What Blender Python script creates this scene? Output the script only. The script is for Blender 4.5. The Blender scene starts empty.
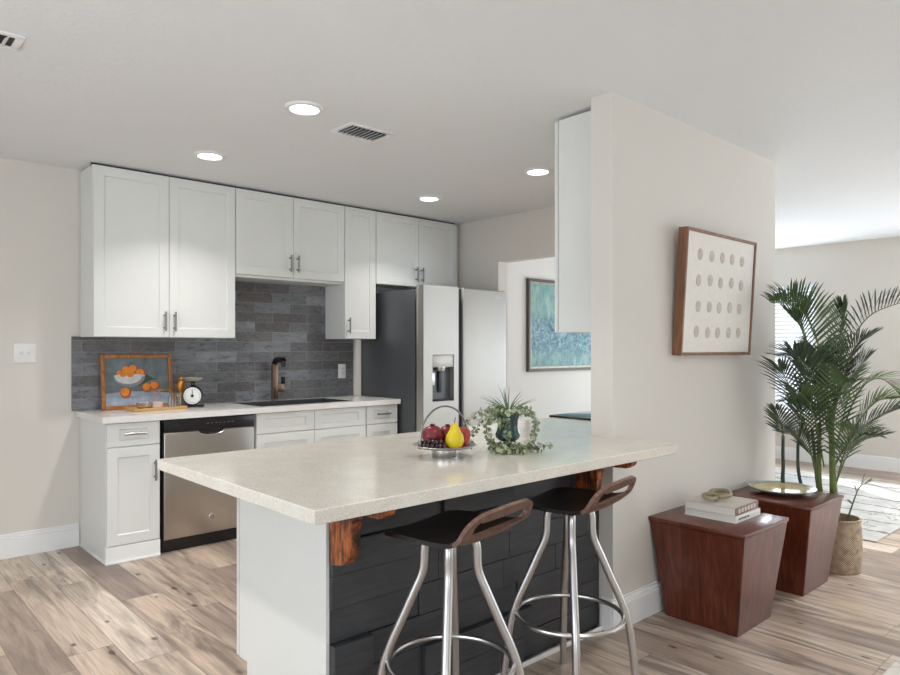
import bpy, bmesh, math, random
from mathutils import Vector, Matrix, Euler
from mathutils.geometry import delaunay_2d_cdt
random.seed(7)
PI = math.pi
SC = bpy.context.scene
COL = SC.collection

# ------------------------------------------------------------------ camera, world, sun, window light, exposure
cam_d = bpy.data.cameras.new('camera'); cam = bpy.data.objects.new('camera', cam_d); COL.objects.link(cam)
cam_d.sensor_width = 36; cam_d.lens = 686.0 * 36 / 900; cam_d.shift_y = 11.5 / 900
cam.location = (0, 0, 1.277); cam.rotation_euler = (PI/2, 0, math.radians(47.55 - 90))
cam_d.clip_start = .05
SC.camera = cam

world = bpy.data.worlds.new('world'); SC.world = world; world.use_nodes = True
bgn = world.node_tree.nodes['Background']; bgn.inputs[0].default_value = (.86, .93, 1, 1); bgn.inputs[1].default_value = 2.0

sun_d = bpy.data.lights.new('sun', 'SUN'); sun = bpy.data.objects.new('sun', sun_d); COL.objects.link(sun)
sun_d.energy = 16; sun_d.angle = math.radians(1.2); sun_d.color = (1, .95, .88)
sun.rotation_euler = (Vector((-.61, -.79, -.40))).to_track_quat('-Z', 'Y').to_euler()

def area(name, loc, direction, sx, sy, power, color=(1, 1, 1)):
    d = bpy.data.lights.new(name, 'AREA'); o = bpy.data.objects.new(name, d); COL.objects.link(o)
    d.shape = 'RECTANGLE'; d.size = sx; d.size_y = sy; d.energy = power; d.color = color
    o.location = loc; o.rotation_euler = Vector(direction).to_track_quat('-Z', 'Y').to_euler()
    return o
# daylight through the glazed openings behind and beside the camera (sky from above, bright ground from below)
COOL = (.84, .94, 1.05)
area('rear_daylight', (-.6, -3.0, 1.2), (0, 1, 1.0), 2.7, 2.1, 40, COOL)
area('living_fill_rear', (6.75, -3.0, 1.2), (.6, 1, .9), 2.5, 2.1, 62, COOL)  # extra fill for the living room from an added, unseen rear opening
area('left_daylight', (-2.15, 1.2, 1.25), (1, 0, .7), 3.4, 2.0, 64, COOL)
# daylight through the living room window, plus fill at an added unseen one
area('living_window_daylight', (8.08, 3.42, 1.25), (-1, 0, .15), 1.0, 1.45, 52, COOL)
area('living_fill_side', (8.08, -.2, 1.25), (-1, .2, 1.0), 2.6, 1.9, 60, COOL)

SC.view_settings.view_transform = 'Standard'; SC.view_settings.look = 'None'
SC.view_settings.exposure = -0.2; SC.view_settings.gamma = 1; SC.view_settings.use_curve_mapping = False
SC.cycles.max_bounces = 10; SC.cycles.diffuse_bounces = 6; SC.cycles.use_denoising = True
SC.cycles.sample_clamp_indirect = 6

# ------------------------------------------------------------------ node and material helpers
def lin(c):
    f = lambda v: (v/255/12.92) if v/255 <= .04045 else ((v/255+.055)/1.055)**2.4
    return (f(c[0]), f(c[1]), f(c[2]), 1)
class NT:
    def __init__(s, name):
        s.m = bpy.data.materials.new(name); s.m.use_nodes = True
        s.t = s.m.node_tree; s.b = s.t.nodes['Principled BSDF']
    def n(s, typ, ins=None, **kw):
        nd = s.t.nodes.new(typ)
        for k, v in kw.items(): setattr(nd, k, v)
        if ins:
            for k, v in ins.items(): s.set(nd.inputs[k], v)
        return nd
    def set(s, sock, v):
        if isinstance(v, bpy.types.NodeSocket): s.t.links.new(v, sock)
        elif isinstance(v, bpy.types.Node): s.t.links.new(v.outputs[0], sock)
        else: sock.default_value = v
    def math(s, op, a, b=0.0, c=0.0):
        nd = s.n('ShaderNodeMath', operation=op); s.set(nd.inputs[0], a); s.set(nd.inputs[1], b); s.set(nd.inputs[2], c); return nd.outputs[0]
    def ramp(s, fac, stops, interp='LINEAR'):
        nd = s.n('ShaderNodeValToRGB'); s.set(nd.inputs[0], fac); r = nd.color_ramp; r.interpolation = interp
        while len(r.elements) < len(stops): r.elements.new(.5)
        for e, (p, c) in zip(r.elements, stops): e.position = p; e.color = c
        return nd.outputs[0]
    def mix(s, fac, a, b, typ='MIX'):
        nd = s.n('ShaderNodeMix', data_type='RGBA', blend_type=typ)
        s.set(nd.inputs[0], fac); s.set(nd.inputs[6], a); s.set(nd.inputs[7], b); return nd.outputs[2]
    def obj(s): return s.n('ShaderNodeTexCoord').outputs['Object']
    def pos(s): return s.n('ShaderNodeNewGeometry').outputs['Position']
    def mapping(s, vec, scale=(1, 1, 1), loc=(0, 0, 0), rot=(0, 0, 0)):
        return s.n('ShaderNodeMapping', {'Vector': vec, 'Scale': scale, 'Location': loc, 'Rotation': rot}).outputs[0]
    def noise(s, vec, scale, detail=4, rough=.55, dist=0):
        return s.n('ShaderNodeTexNoise', {'Vector': vec, 'Scale': scale, 'Detail': detail, 'Roughness': rough, 'Distortion': dist}).outputs[0]
    def bump(s, h, strength=.2, dist=.01):
        nd = s.n('ShaderNodeBump', {'Height': h, 'Strength': strength, 'Distance': dist}); s.set(s.b.inputs['Normal'], nd.outputs[0])
    def p(s, **kw):
        names = dict(color='Base Color', rough='Roughness', metal='Metallic', spec='Specular IOR Level', trans='Transmission Weight', ior='IOR', coat='Coat Weight', ecol='Emission Color', estr='Emission Strength', alpha='Alpha', sheen='Sheen Weight', coatr='Coat Roughness')
        for k, v in kw.items(): s.set(s.b.inputs[names[k]], v)
        return s
def simple(name, c, rough=.5, metal=0, var=.04, vscale=8, bump=0, bscale=200, **kw):
    n = NT(name); o = n.obj(); c4 = lin(c)
    lo = tuple(v*(1-var) for v in c4[:3])+(1,); hi = tuple(min(1, v*(1+var)) for v in c4[:3])+(1,)
    n.p(color=n.ramp(n.noise(o, vscale), [(.3, lo), (.7, hi)]), rough=rough, metal=metal, **kw)
    if bump: n.bump(n.noise(o, bscale, 3), bump, .003)
    return n.m
def wood(name, stops, scale=6, stretch=(1, 1, .08), rough=.35, dist=1.2, bump=.05, **kw):
    n = NT(name); v = n.mapping(n.obj(), scale=stretch)
    a = n.noise(v, scale*4, 6, .6, dist); b = n.noise(v, scale*18, 3, .5, .2)
    f = n.math('ADD', n.math('MULTIPLY', a, .75), n.math('MULTIPLY', b, .25))
    n.p(color=n.ramp(f, [(p, lin(c)) for p, c in stops]), rough=rough, **kw)
    n.bump(f, bump, .004); return n.m

def mat_floor():
    n = NT('plank_flooring'); sp = n.n('ShaderNodeSeparateXYZ', {0: n.pos()}); x, y = sp.outputs[0], sp.outputs[1]
    W, L = .182, 1.22
    xs = n.math('DIVIDE', n.math('ADD', x, 20), W); row = n.math('FLOOR', xs)
    rn = n.n('ShaderNodeTexWhiteNoise', {'W': row}, noise_dimensions='1D').outputs[0]
    ys = n.math('ADD', n.math('DIVIDE', n.math('ADD', y, 20), L), n.math('MULTIPLY', rn, 7.3)); pl = n.math('FLOOR', ys)
    idv = n.n('ShaderNodeCombineXYZ', {0: row, 1: pl, 2: 3.1}).outputs[0]
    wn = n.n('ShaderNodeTexWhiteNoise', {'Vector': idv}, noise_dimensions='3D'); r1 = wn.outputs[0]
    cx = n.n('ShaderNodeSeparateColor', {0: wn.outputs[1]}); r2 = cx.outputs[1]
    off = n.n('ShaderNodeCombineXYZ', {0: n.math('MULTIPLY', r1, 37), 1: n.math('MULTIPLY', r2, 53), 2: n.math('MULTIPLY', r1, 11)}).outputs[0]
    base = n.n('ShaderNodeVectorMath', {0: n.pos(), 1: off}, operation='ADD').outputs[0]
    g1 = n.noise(n.mapping(base, scale=(6.5, .75, 1)), 1.5, 5, .58, 1.6)
    g2 = n.noise(n.mapping(base, scale=(55, 2.2, 1)), 1.5, 4, .6, .4)
    big = n.noise(n.mapping(base, scale=(4.0, .8, 1)), 1.2, 3, .5, .8)
    plank = n.ramp(r1, [(0, lin((212, 195, 176))), (.2, lin((194, 174, 156))), (.42, lin((217, 203, 187))), (.62, lin((184, 163, 146))), (.78, lin((160, 143, 130))), (.9, lin((208, 189, 168))), (1, lin((148, 131, 120)))])
    darkz = n.ramp(n.math('ADD', n.math('MULTIPLY', g1, .62), n.math('MULTIPLY', big, .38)), [(.38, (1, 1, 1, 1)), (.47, (.5, .5, .5, 1)), (.57, (0, 0, 0, 1))])
    c = n.mix(n.math('MULTIPLY', darkz, .85), plank, lin((104, 91, 84)), 'MIX')
    c = n.mix(n.ramp(g2, [(.38, (.32, .32, .32, 1)), (.6, (0, 0, 0, 1))]), c, lin((120, 100, 88)))
    kn = n.n('ShaderNodeTexVoronoi', {'Vector': n.mapping(base, scale=(8.5, 4.2, 1)), 'Scale': 1.0, 'Randomness': 1}, feature='F1').outputs['Distance']
    kn = n.math('ADD', kn, n.math('MULTIPLY', n.math('SUBTRACT', g1, .5), .25))
    c = n.mix(n.ramp(kn, [(.05, (.9, .9, .9, 1)), (.12, (0, 0, 0, 1))]), c, lin((78, 64, 57)))
    fx = n.math('FRACT', xs); fy = n.math('FRACT', ys)
    ex = n.math('MINIMUM', fx, n.math('SUBTRACT', 1.0, fx)); ey = n.math('MINIMUM', fy, n.math('SUBTRACT', 1.0, fy))
    seam = n.math('MAXIMUM', n.math('LESS_THAN', ex, .011), n.math('LESS_THAN', ey, .0018))
    c = n.mix(n.math('MULTIPLY', seam, .45), c, lin((80, 64, 55)))
    n.p(color=c, rough=n.ramp(g2, [(.3, (.42,)*3+(1,)), (.7, (.33,)*3+(1,))]), spec=.45)
    h = n.math('SUBTRACT', n.math('MULTIPLY', g2, .3), seam); n.bump(h, .12, .003)
    return n.m
TILEX = 2.905-.302*12
def mat_tile():
    n = NT('slate_tile'); sp = n.n('ShaderNodeSeparateXYZ', {0: n.pos()}); x, z = sp.outputs[0], sp.outputs[2]
    W, H = .302, .0757
    zs = n.math('DIVIDE', n.math('SUBTRACT', z, .878), H); row = n.math('FLOOR', zs)
    odd = n.math('MODULO', n.math('ADD', row, 20), 2.0)
    xs = n.math('ADD', n.math('DIVIDE', n.math('SUBTRACT', x, TILEX), W), n.math('MULTIPLY', odd, .5)); tl = n.math('FLOOR', xs)
    wn = n.n('ShaderNodeTexWhiteNoise', {'Vector': n.n('ShaderNodeCombineXYZ', {0: tl, 1: row, 2: 1.7}).outputs[0]}, noise_dimensions='3D'); r = wn.outputs[0]
    off = n.n('ShaderNodeVectorMath', {0: n.pos(), 1: wn.outputs[1]}, operation='ADD').outputs[0]
    off2 = n.n('ShaderNodeVectorMath', {0: n.pos(), 1: n.n('ShaderNodeVectorMath', {0: wn.outputs[1], 3: 9.0}, operation='SCALE').outputs[0]}, operation='ADD').outputs[0]
    g = n.noise(n.mapping(off2, scale=(1, 1, 3)), 14, 6, .65, .6); g2 = n.noise(n.mapping(off2, scale=(1, 1, 6)), 40, 4, .6)
    c = n.ramp(r, [(0, lin((100, 100, 103))), (.2, lin((132, 136, 141))), (.4, lin((88, 83, 81))), (.58, lin((120, 124, 129))), (.78, lin((80, 74, 71))), (1, lin((144, 148, 152)))])
    c = n.mix(n.ramp(g, [(.36, (.55,)*3+(1,)), (.6, (0, 0, 0, 1))]), c, lin((66, 63, 63)))
    c = n.mix(n.ramp(g2, [(.48, (0, 0, 0, 1)), (.72, (.38,)*3+(1,))]), c, lin((158, 159, 163)))
    fx = n.math('FRACT', xs); fz = n.math('FRACT', zs)
    ex = n.math('MINIMUM', fx, n.math('SUBTRACT', 1.0, fx)); ez = n.math('MINIMUM', fz, n.math('SUBTRACT', 1.0, fz))
    grout = n.math('MAXIMUM', n.math('LESS_THAN', ex, .006), n.math('LESS_THAN', ez, .018))
    c = n.mix(n.math('MULTIPLY', grout, .85), c, lin((146, 146, 146)))
    n.p(color=c, rough=n.ramp(g, [(.3, (.24,)*3+(1,)), (.7, (.4,)*3+(1,))]))
    n.bump(n.math('SUBTRACT', n.math('MULTIPLY', g, .5), grout), .25, .004); return n.m
def mat_quartz(name, base, lo, hi):
    n = NT(name); p = n.pos()
    v = n.n('ShaderNodeTexVoronoi', {'Vector': p, 'Scale': 420.0}, feature='F1'); r = n.n('ShaderNodeSeparateColor', {0: v.outputs['Color']}).outputs[0]
    c = n.ramp(r, [(0, lin(lo)), (.18, lin(base)), (.75, lin(base)), (1, lin(hi))])
    c = n.mix(n.ramp(n.noise(p, 9, 4), [(.4, (0, 0, 0, 1)), (.7, (.35,)*3+(1,))]), c, lin(hi))
    n.p(color=c, rough=.13, spec=.5); return n.m
def mat_wall(name, c, bscale=120, strength=.08):
    n = NT(name); p = n.pos(); c4 = lin(c)
    n.p(color=n.ramp(n.noise(p, 1.2, 2), [(.3, tuple(v*.985 for v in c4[:3])+(1,)), (.7, c4)]), rough=.75, spec=.25)
    n.bump(n.noise(p, bscale, 3), strength, .002); return n.m
def mat_ceiling():
    n = NT('textured_ceiling_paint'); p = n.pos(); c4 = lin((230, 231, 231))
    h = n.ramp(n.noise(p, 34, 4, .6, .5), [(.45, (0, 0, 0, 1)), (.6, (1, 1, 1, 1))])
    n.p(color=c4, rough=.85, spec=.2); n.bump(h, .22, .004); return n.m
def mat_brushed(name, c, rough=.32, axis=(2, 2, 120), metal=1.0):
    n = NT(name); g = n.noise(n.mapping(n.obj(), scale=axis), 3, 3, .5)
    c4 = lin(c); lo = tuple(v*.985 for v in c4[:3])+(1,)
    n.p(color=n.ramp(g, [(.3, lo), (.7, c4)]), metal=metal, rough=n.ramp(g, [(.3, (rough*.95,)*3+(1,)), (.7, (rough*1.05,)*3+(1,))])); return n.m
def mat_shiplap():
    n = NT('charcoal_painted_wood'); v = n.mapping(n.pos(), scale=(1.2, 1, 16)); g = n.noise(v, 6, 5, .6, .6)
    n.p(color=n.ramp(g, [(.3, lin((50, 51, 53))), (.7, lin((68, 69, 71)))]), rough=.5); n.bump(g, .18, .003); return n.m
def mat_burnt():
    n = NT('torched_cedar'); p = n.mapping(n.pos(), scale=(1, 5, .55)); g = n.noise(p, 15, 6, .65, 1.0); g2 = n.noise(n.pos(), 16, 4, .6, 1)
    f = n.math('ADD', n.math('MULTIPLY', g, .65), n.math('MULTIPLY', g2, .35))
    n.p(color=n.ramp(f, [(.41, lin((30, 15, 10))), (.48, lin((92, 44, 20))), (.57, lin((164, 88, 40))), (.7, lin((204, 130, 72)))]), rough=.35, coat=.2); n.bump(g, .2, .004); return n.m
def mat_rug(name, a, b, dark, sx, sy, amt):
    n = NT(name); p = n.pos(); wob = n.noise(n.mapping(p, scale=(1.5, 1.5, 1)), 2.2, 4, .6, .5); wob2 = n.noise(n.mapping(p, scale=(3, 3, 1), loc=(7, 3, 0)), 2.0, 4, .65, .5)
    sp = n.n('ShaderNodeSeparateXYZ', {0: p})
    def lines(c, per, w, wb, keep):
        f = n.math('FRACT', n.math('ADD', n.math('DIVIDE', c, per), n.math('MULTIPLY', wb, .9)))
        m = n.math('LESS_THAN', n.math('ABSOLUTE', n.math('SUBTRACT', f, .5)), w)
        return n.math('MULTIPLY', m, n.ramp(n.noise(n.mapping(p, loc=(keep, 2*keep, 0)), 2.6, 3), [(.38, (0, 0, 0, 1)), (.46, (1, 1, 1, 1))]))
    c = n.ramp(n.noise(p, 3.5, 5, .6), [(.35, lin(a)), (.65, lin(b))])
    l = n.math('MAXIMUM', lines(sp.outputs[0], sx, .05, wob, 1.3), n.math('MULTIPLY', lines(sp.outputs[1], sy, .02, wob2, 4.1), .7))
    c = n.mix(n.math('MULTIPLY', l, amt), c, lin(dark))
    n.p(color=c, rough=.95, spec=.1); n.bump(n.noise(p, 300, 2), .3, .004); return n.m
def mat_basket():
    n = NT('woven_seagrass'); v = n.obj(); sp = n.n('ShaderNodeSeparateXYZ', {0: v})
    ang = n.math('ARCTAN2', sp.outputs[1], sp.outputs[0])
    a = n.math('SINE', n.math('MULTIPLY', ang, 60.0)); b = n.math('SINE', n.math('MULTIPLY', sp.outputs[2], 620.0)); h = n.math('MULTIPLY', a, b)
    n.p(color=n.ramp(n.math('ADD', n.math('MULTIPLY', h, .4), n.noise(v, 30)), [(.3, lin((142, 118, 94))), (.55, lin((188, 164, 136))), (.8, lin((214, 194, 168)))]), rough=.85)
    n.bump(h, .7, .006); return n.m
def mat_teal_art():
    n = NT('teal_brushwork'); p = n.obj(); v = n.mapping(p, scale=(1.6, 1, .55)); g = n.noise(v, 7, 6, .68, 1.2); g2 = n.noise(p, 12, 5, .7, 1.6)
    z = n.n('ShaderNodeSeparateXYZ', {0: p}).outputs[2]
    sky = n.ramp(g, [(.3, lin((80, 126, 134))), (.45, lin((108, 150, 148))), (.55, lin((134, 166, 152))), (.68, lin((166, 186, 178)))])
    town = n.ramp(g2, [(.3, lin((40, 62, 82))), (.42, lin((74, 108, 126))), (.54, lin((114, 150, 156))), (.68, lin((170, 188, 184)))])
    band = n.ramp(n.math('ADD', z, n.math('MULTIPLY', g, .25)), [(0.0, (.6,)*3+(1,)), (.22, (.2,)*3+(1,)), (.34, (1, 1, 1, 1)), (.60, (.95,)*3+(1,)), (.72, (0, 0, 0, 1))])
    n.p(color=n.mix(band, sky, town), rough=.6); n.bump(g2, .3, .004); return n.m

M = {}
M['wall'] = mat_wall('warm_grey_wall_paint', (218, 213, 205)); M['ceil'] = mat_ceiling()
M['trim'] = simple('white_trim_paint', (236, 236, 235), .4, var=.01)
M['floor'] = mat_floor(); M['tile'] = mat_tile()
M['cab'] = simple('painted_white_cabinet', (222, 223, 219), .42, var=.012, vscale=3)
M['gapshade'] = simple('painted_gap_shade', (60, 60, 60), .8)
M['quartz'] = mat_quartz('cream_quartz', (209, 203, 191), (182, 174, 160), (226, 222, 213)); M['quartz2'] = mat_quartz('white_quartz', (226, 223, 218), (206, 201, 194), (240, 239, 236))
M['nickel'] = simple('brushed_nickel', (140, 138, 135), .38, 1, .03); M['steel'] = mat_brushed('brushed_stainless', (205, 203, 199), .3, (1, 1, 90))
M['dwsteel'] = simple('dishwasher_stainless', (184, 178, 171), .3, 1, .015, 2); M['fridge'] = mat_brushed('silver_fridge_finish', (178, 175, 169), .45, (1, 1, 60), .8)
M['fside'] = simple('graphite_fridge_side', (82, 84, 88), .35, .3, .02); M['black'] = simple('gloss_black_plastic', (22, 22, 24), .25, var=.02); M['matt'] = simple('matt_black', (26, 26, 28), .55, var=.02)
M['darkgap'] = simple('dark_fridge_gap', (44, 44, 54), .4, .2); M['shiplap'] = mat_shiplap(); M['burnt'] = mat_burnt()
M['chrome'] = simple('satin_steel_tube', (198, 195, 192), .3, 1, .02)
M['seat'] = wood('espresso_bent_plywood', [(.3, (17, 10, 9)), (.55, (27, 17, 14)), (.75, (40, 25, 20))], 5, (.5, 8, 8), .3)
M['lip'] = wood('walnut_bent_plywood', [(.3, (70, 46, 37)), (.5, (104, 74, 60)), (.72, (134, 100, 82))], 5, (8, .5, .5), .35)
M['mahog'] = wood('mahogany_veneer', [(.3, (54, 22, 12)), (.5, (90, 40, 24)), (.72, (124, 63, 42))], 4, (1.6, 1.6, .12), .3, coat=.12)
M['walnut'] = wood('walnut_frame_wood', [(.3, (82, 48, 30)), (.5, (122, 80, 52)), (.72, (156, 110, 76))], 6, (1, 1, .1), .5)
M['gold'] = wood('gilded_frame_wood', [(.3, (112, 66, 28)), (.5, (164, 106, 50)), (.72, (196, 140, 78))], 8, (1, 1, .3), .4)
M['oak'] = wood('pale_oak', [(.3, (176, 132, 80)), (.6, (206, 164, 108)), (.8, (222, 184, 132))], 6, (.1, 1, 1), .5)
M['paper'] = simple('handmade_paper', (232, 228, 220), .9, var=.03, vscale=30, bump=.15); M['pod'] = simple('pale_seed_pod', (200, 191, 180), .9, var=.12, vscale=60)
M['teal'] = mat_teal_art(); M['silver'] = simple('antique_silver_frame', (150, 142, 130), .45, .4, .15, 20); M['darkframe'] = simple('dark_bronze_frame', (84, 76, 68), .5, .3)
M['plastic'] = simple('white_plastic', (232, 230, 226), .35, var=.01); M['slot'] = simple('socket_slot', (90, 88, 86), .6)
M['bronze'] = simple('brushed_bronze', (150, 128, 108), .34, .9, .08); M['orb'] = simple('oil_rubbed_bronze', (48, 42, 40), .35, .6)
M['sink'] = simple('dark_sink_composite', (66, 68, 71), .45, .2, .05)
M['leaf'] = simple('palm_leaf', (76, 98, 60), .42, var=.35, vscale=4); M['leafd'] = simple('dark_palm_leaf', (70, 84, 62), .45, var=.3, vscale=4); M['leafb'] = simple('bright_palm_leaf', (112, 138, 62), .42, var=.25, vscale=4)
M['stemg'] = simple('palm_stem', (98, 112, 50), .5, var=.35, vscale=9); M['stemd'] = simple('dark_palm_stem', (58, 70, 62), .5, var=.2, vscale=9); M['rachis'] = simple('palm_midrib', (92, 108, 54), .5, var=.2)
M['soil'] = simple('dark_soil', (58, 46, 38), .95, var=.4, vscale=60, bump=.6); M['basket'] = mat_basket()
M['euc'] = simple('eucalyptus_leaf', (134, 146, 110), .55, var=.28, vscale=40); M['euc2'] = simple('pale_succulent_leaf', (166, 178, 142), .5, var=.2, vscale=40); M['airp'] = simple('spiky_plant_leaf', (104, 122, 92), .5, var=.25, vscale=30); M['twig'] = simple('green_twig', (104, 104, 70), .6)
M['urn'] = simple('dark_green_glaze', (38, 62, 58), .25, var=.3, vscale=25)
M['pom'] = simple('pomegranate_skin', (112, 26, 36), .35, var=.55, vscale=30); M['apple'] = simple('red_apple_skin', (166, 50, 44), .25, var=.4, vscale=14); M['pear'] = simple('yellow_pear_skin', (212, 186, 20), .35, var=.18, vscale=14)
M['grape'] = simple('dark_grape_skin', (48, 28, 34), .25, var=.4, vscale=40); M['fstem'] = simple('fruit_stem', (84, 66, 44), .7)
M['glazey'] = simple('yellow_celadon_glaze', (206, 190, 134), .2, var=.12, vscale=12); M['glazeg'] = simple('grey_green_glaze', (164, 168, 146), .25, var=.15, vscale=16)
M['pages'] = simple('book_pages', (226, 222, 214), .8, var=.06, vscale=3, bump=.2); M['cover'] = simple('grey_white_cover', (200, 193, 184), .45, var=.06, vscale=10); M['spine'] = simple('brown_book_spine', (136, 106, 96), .5, var=.4, vscale=40); M['cover2'] = simple('white_book_cover', (226, 224, 220), .4, var=.02)
M['horn'] = simple('tan_carved_link', (150, 138, 110), .4, var=.25, vscale=25); M['ink'] = simple('dark_ink', (60, 52, 50), .6)
M['whitee'] = simple('white_enamel', (236, 236, 232), .3, var=.01); M['stone'] = simple('speckled_enamel_pan', (170, 164, 150), .35, .3, .12, 40); M['amber'] = simple('amber_gilt', (196, 130, 40), .35, .5, .3, 60)
M['blush'] = simple('blush_ceramic', (214, 188, 178), .3, var=.06); M['blind'] = simple('white_blind_slat', (232, 236, 242), .5, var=.01)
M['rug1'] = mat_rug('grey_distressed_rug', (166, 166, 163), (194, 193, 190), (104, 102, 100), .3, .8, .85); M['rug2'] = mat_rug('pale_rug', (206, 202, 194), (224, 221, 215), (166, 160, 152), .2, .4, .5)
M['cooktop'] = simple('black_glass_cooktop', (12, 16, 18), .05, var=.02)
g = NT('clear_glass'); g.p(color=(.97, .99, .98, 1), rough=.02, trans=1.0, ior=1.45); M['glass'] = g.m
g = NT('window_glass'); tr = g.n('ShaderNodeBsdfTransparent'); gl = g.n('ShaderNodeBsdfGlossy', {'Roughness': .02}); mx = g.n('ShaderNodeMixShader', {0: .06, 1: tr.outputs[0], 2: gl.outputs[0]})
g.t.links.new(mx.outputs[0], g.t.nodes['Material Output'].inputs[0]); M['pane'] = g.m
g = NT('lit_downlight_lens'); g.p(color=(1, 1, 1, 1), ecol=(1, .97, .92, 1), estr=14.0); M['lens'] = g.m
art = {k: simple('painted_'+k, c, .55, var=v, vscale=s) for k, c, v, s in [('ground', (104, 114, 118), .35, 14), ('cloth', (150, 160, 176), .25, 18), ('bowl', (206, 204, 202), .15, 20), ('bowlshade', (132, 136, 140), .2, 20), ('orange', (226, 136, 44), .25, 24), ('orangeshade', (176, 84, 34), .25, 24), ('green', (62, 78, 56), .3, 20)]}

# ------------------------------------------------------------------ mesh helpers
def link(name, me, m, parent=None, loc=None, rot=None):
    o = bpy.data.objects.new(name, me); COL.objects.link(o)
    if m is not None:
        for mm in (m if isinstance(m, (list, tuple)) else [m]): me.materials.append(mm)
    if parent: o.parent = parent
    if loc is not None: o.location = loc
    if rot is not None: o.rotation_euler = rot
    return o
class MB:
    def __init__(s): s.bm = bmesh.new(); s.mi = 0
    def _tag(s, faces):
        for f in faces: f.material_index = s.mi
    def box(s, x0, x1, y0, y1, z0, z1, bev=0, seg=2, T=None):
        r = bmesh.ops.create_cube(s.bm, size=1); vs = r['verts']
        for v in vs: v.co = Vector(((x0+x1)/2+v.co.x*(x1-x0), (y0+y1)/2+v.co.y*(y1-y0), (z0+z1)/2+v.co.z*(z1-z0)))
        fs = list({f for v in vs for f in v.link_faces}); s._tag(fs)
        if bev:
            es = list({e for v in vs for e in v.link_edges}); rr = bmesh.ops.bevel(s.bm, geom=es, offset=bev, segments=seg, affect='EDGES', profile=.5)
            vs = list({v for f in rr['faces'] for v in f.verts} | {v for v in vs if v.is_valid}); s._tag(rr['faces'])
        if T is not None: bmesh.ops.transform(s.bm, matrix=T, verts=vs)
        return s
    def tube(s, pts, r, seg=10, cap=True):
        pts = [Vector(p) for p in pts]; rs = r if isinstance(r, (list, tuple)) else [r]*len(pts); prev = None; rings = []
        up = None
        for i, p in enumerate(pts):
            t = (pts[min(i+1, len(pts)-1)]-pts[max(i-1, 0)]).normalized()
            if up is None:
                up = t.orthogonal().normalized()
            else:
                up = (up - t*up.dot(t)); up = up.normalized() if up.length > 1e-6 else t.orthogonal().normalized()
            b = t.cross(up)
            rings.append([s.bm.verts.new(p+(up*math.cos(2*PI*k/seg)+b*math.sin(2*PI*k/seg))*rs[i]) for k in range(seg)])
        fs = []
        for a, c in zip(rings, rings[1:]):
            for k in range(seg): fs.append(s.bm.faces.new((a[k], a[(k+1) % seg], c[(k+1) % seg], c[k])))
        if cap: fs.append(s.bm.faces.new(rings[0][::-1])); fs.append(s.bm.faces.new(rings[-1]))
        s._tag(fs); return s
    def torus(s, c, R, r, seg=48, sseg=8, T=None, ry=None):
        c = Vector(c); rings = []
        for i in range(seg):
            a = 2*PI*i/seg; row = []
            for k in range(sseg):
                b = 2*PI*k/sseg; d = R+r*math.cos(b); p = Vector((d*math.cos(a), d*math.sin(a)*(ry or 1), r*math.sin(b)))
                if T is not None: p = T @ p
                row.append(s.bm.verts.new(c+p))
            rings.append(row)
        for i in range(seg):
            a, c2 = rings[i], rings[(i+1) % seg]
            s._tag([s.bm.faces.new((a[k], c2[k], c2[(k+1) % sseg], a[(k+1) % sseg])) for k in range(sseg)])
        return s
    def lathe(s, prof, c=(0, 0, 0), seg=32, T=None):
        c = Vector(c); rings = []
        for r, z in prof:
            if r < 1e-6: rings.append([s.bm.verts.new(c+(T @ Vector((0, 0, z)) if T is not None else Vector((0, 0, z))))])
            else:
                row = []
                for k in range(seg):
                    p = Vector((r*math.cos(2*PI*k/seg), r*math.sin(2*PI*k/seg), z)); row.append(s.bm.verts.new(c+(T @ p if T is not None else p)))
                rings.append(row)
        fs = []
        for a, b in zip(rings, rings[1:]):
            for k in range(seg):
                k2 = (k+1) % seg
                if len(a) == 1 and len(b) == 1: continue
                if len(a) == 1: fs.append(s.bm.faces.new((a[0], b[k2], b[k])))
                elif len(b) == 1: fs.append(s.bm.faces.new((a[k], a[k2], b[0])))
                else: fs.append(s.bm.faces.new((a[k], a[k2], b[k2], b[k])))
        s._tag(fs); return s
    def prism(s, poly, z0, z1, T=None):
        b = [s.bm.verts.new((x, y, z0)) for x, y in poly]; t = [s.bm.verts.new((x, y, z1)) for x, y in poly]; n = len(poly)
        fs = [s.bm.faces.new(b[::-1]), s.bm.faces.new(t)]+[s.bm.faces.new((b[i], b[(i+1) % n], t[(i+1) % n], t[i])) for i in range(n)]
        s._tag(fs)
        if T is not None: bmesh.ops.transform(s.bm, matrix=T, verts=b+t)
        return s
    def quad(s, *pts):
        s._tag([s.bm.faces.new([s.bm.verts.new(p) for p in pts])]); return s
    def sphere(s, c, r, sc=(1, 1, 1), seg=20, rings=12):
        rr = bmesh.ops.create_uvsphere(s.bm, u_segments=seg, v_segments=rings, radius=r)
        for v in rr['verts']: v.co = Vector(c)+Vector((v.co.x*sc[0], v.co.y*sc[1], v.co.z*sc[2]))
        s._tag({f for v in rr['verts'] for f in v.link_faces}); return s
    def build(s, name, m, parent=None, loc=None, rot=None, ang=35, recalc=True):
        if recalc: bmesh.ops.recalc_face_normals(s.bm, faces=s.bm.faces)
        me = bpy.data.meshes.new(name); s.bm.to_mesh(me); s.bm.free()
        for p in me.polygons: p.use_smooth = True
        me.set_sharp_from_angle(angle=math.radians(ang))
        return link(name, me, m, parent, loc, rot)
def tag(o, label, cat, group=None):
    o['label'] = label; o['category'] = cat
    if group: o['group'] = group
    return o
def thing(name, label, cat, loc=(0, 0, 0), rotz=0, group=None):
    o = bpy.data.objects.new(name, None); COL.objects.link(o); o.location = loc; o.rotation_euler = (0, 0, rotz); o.empty_display_size = .05
    return tag(o, label, cat, group)
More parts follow.
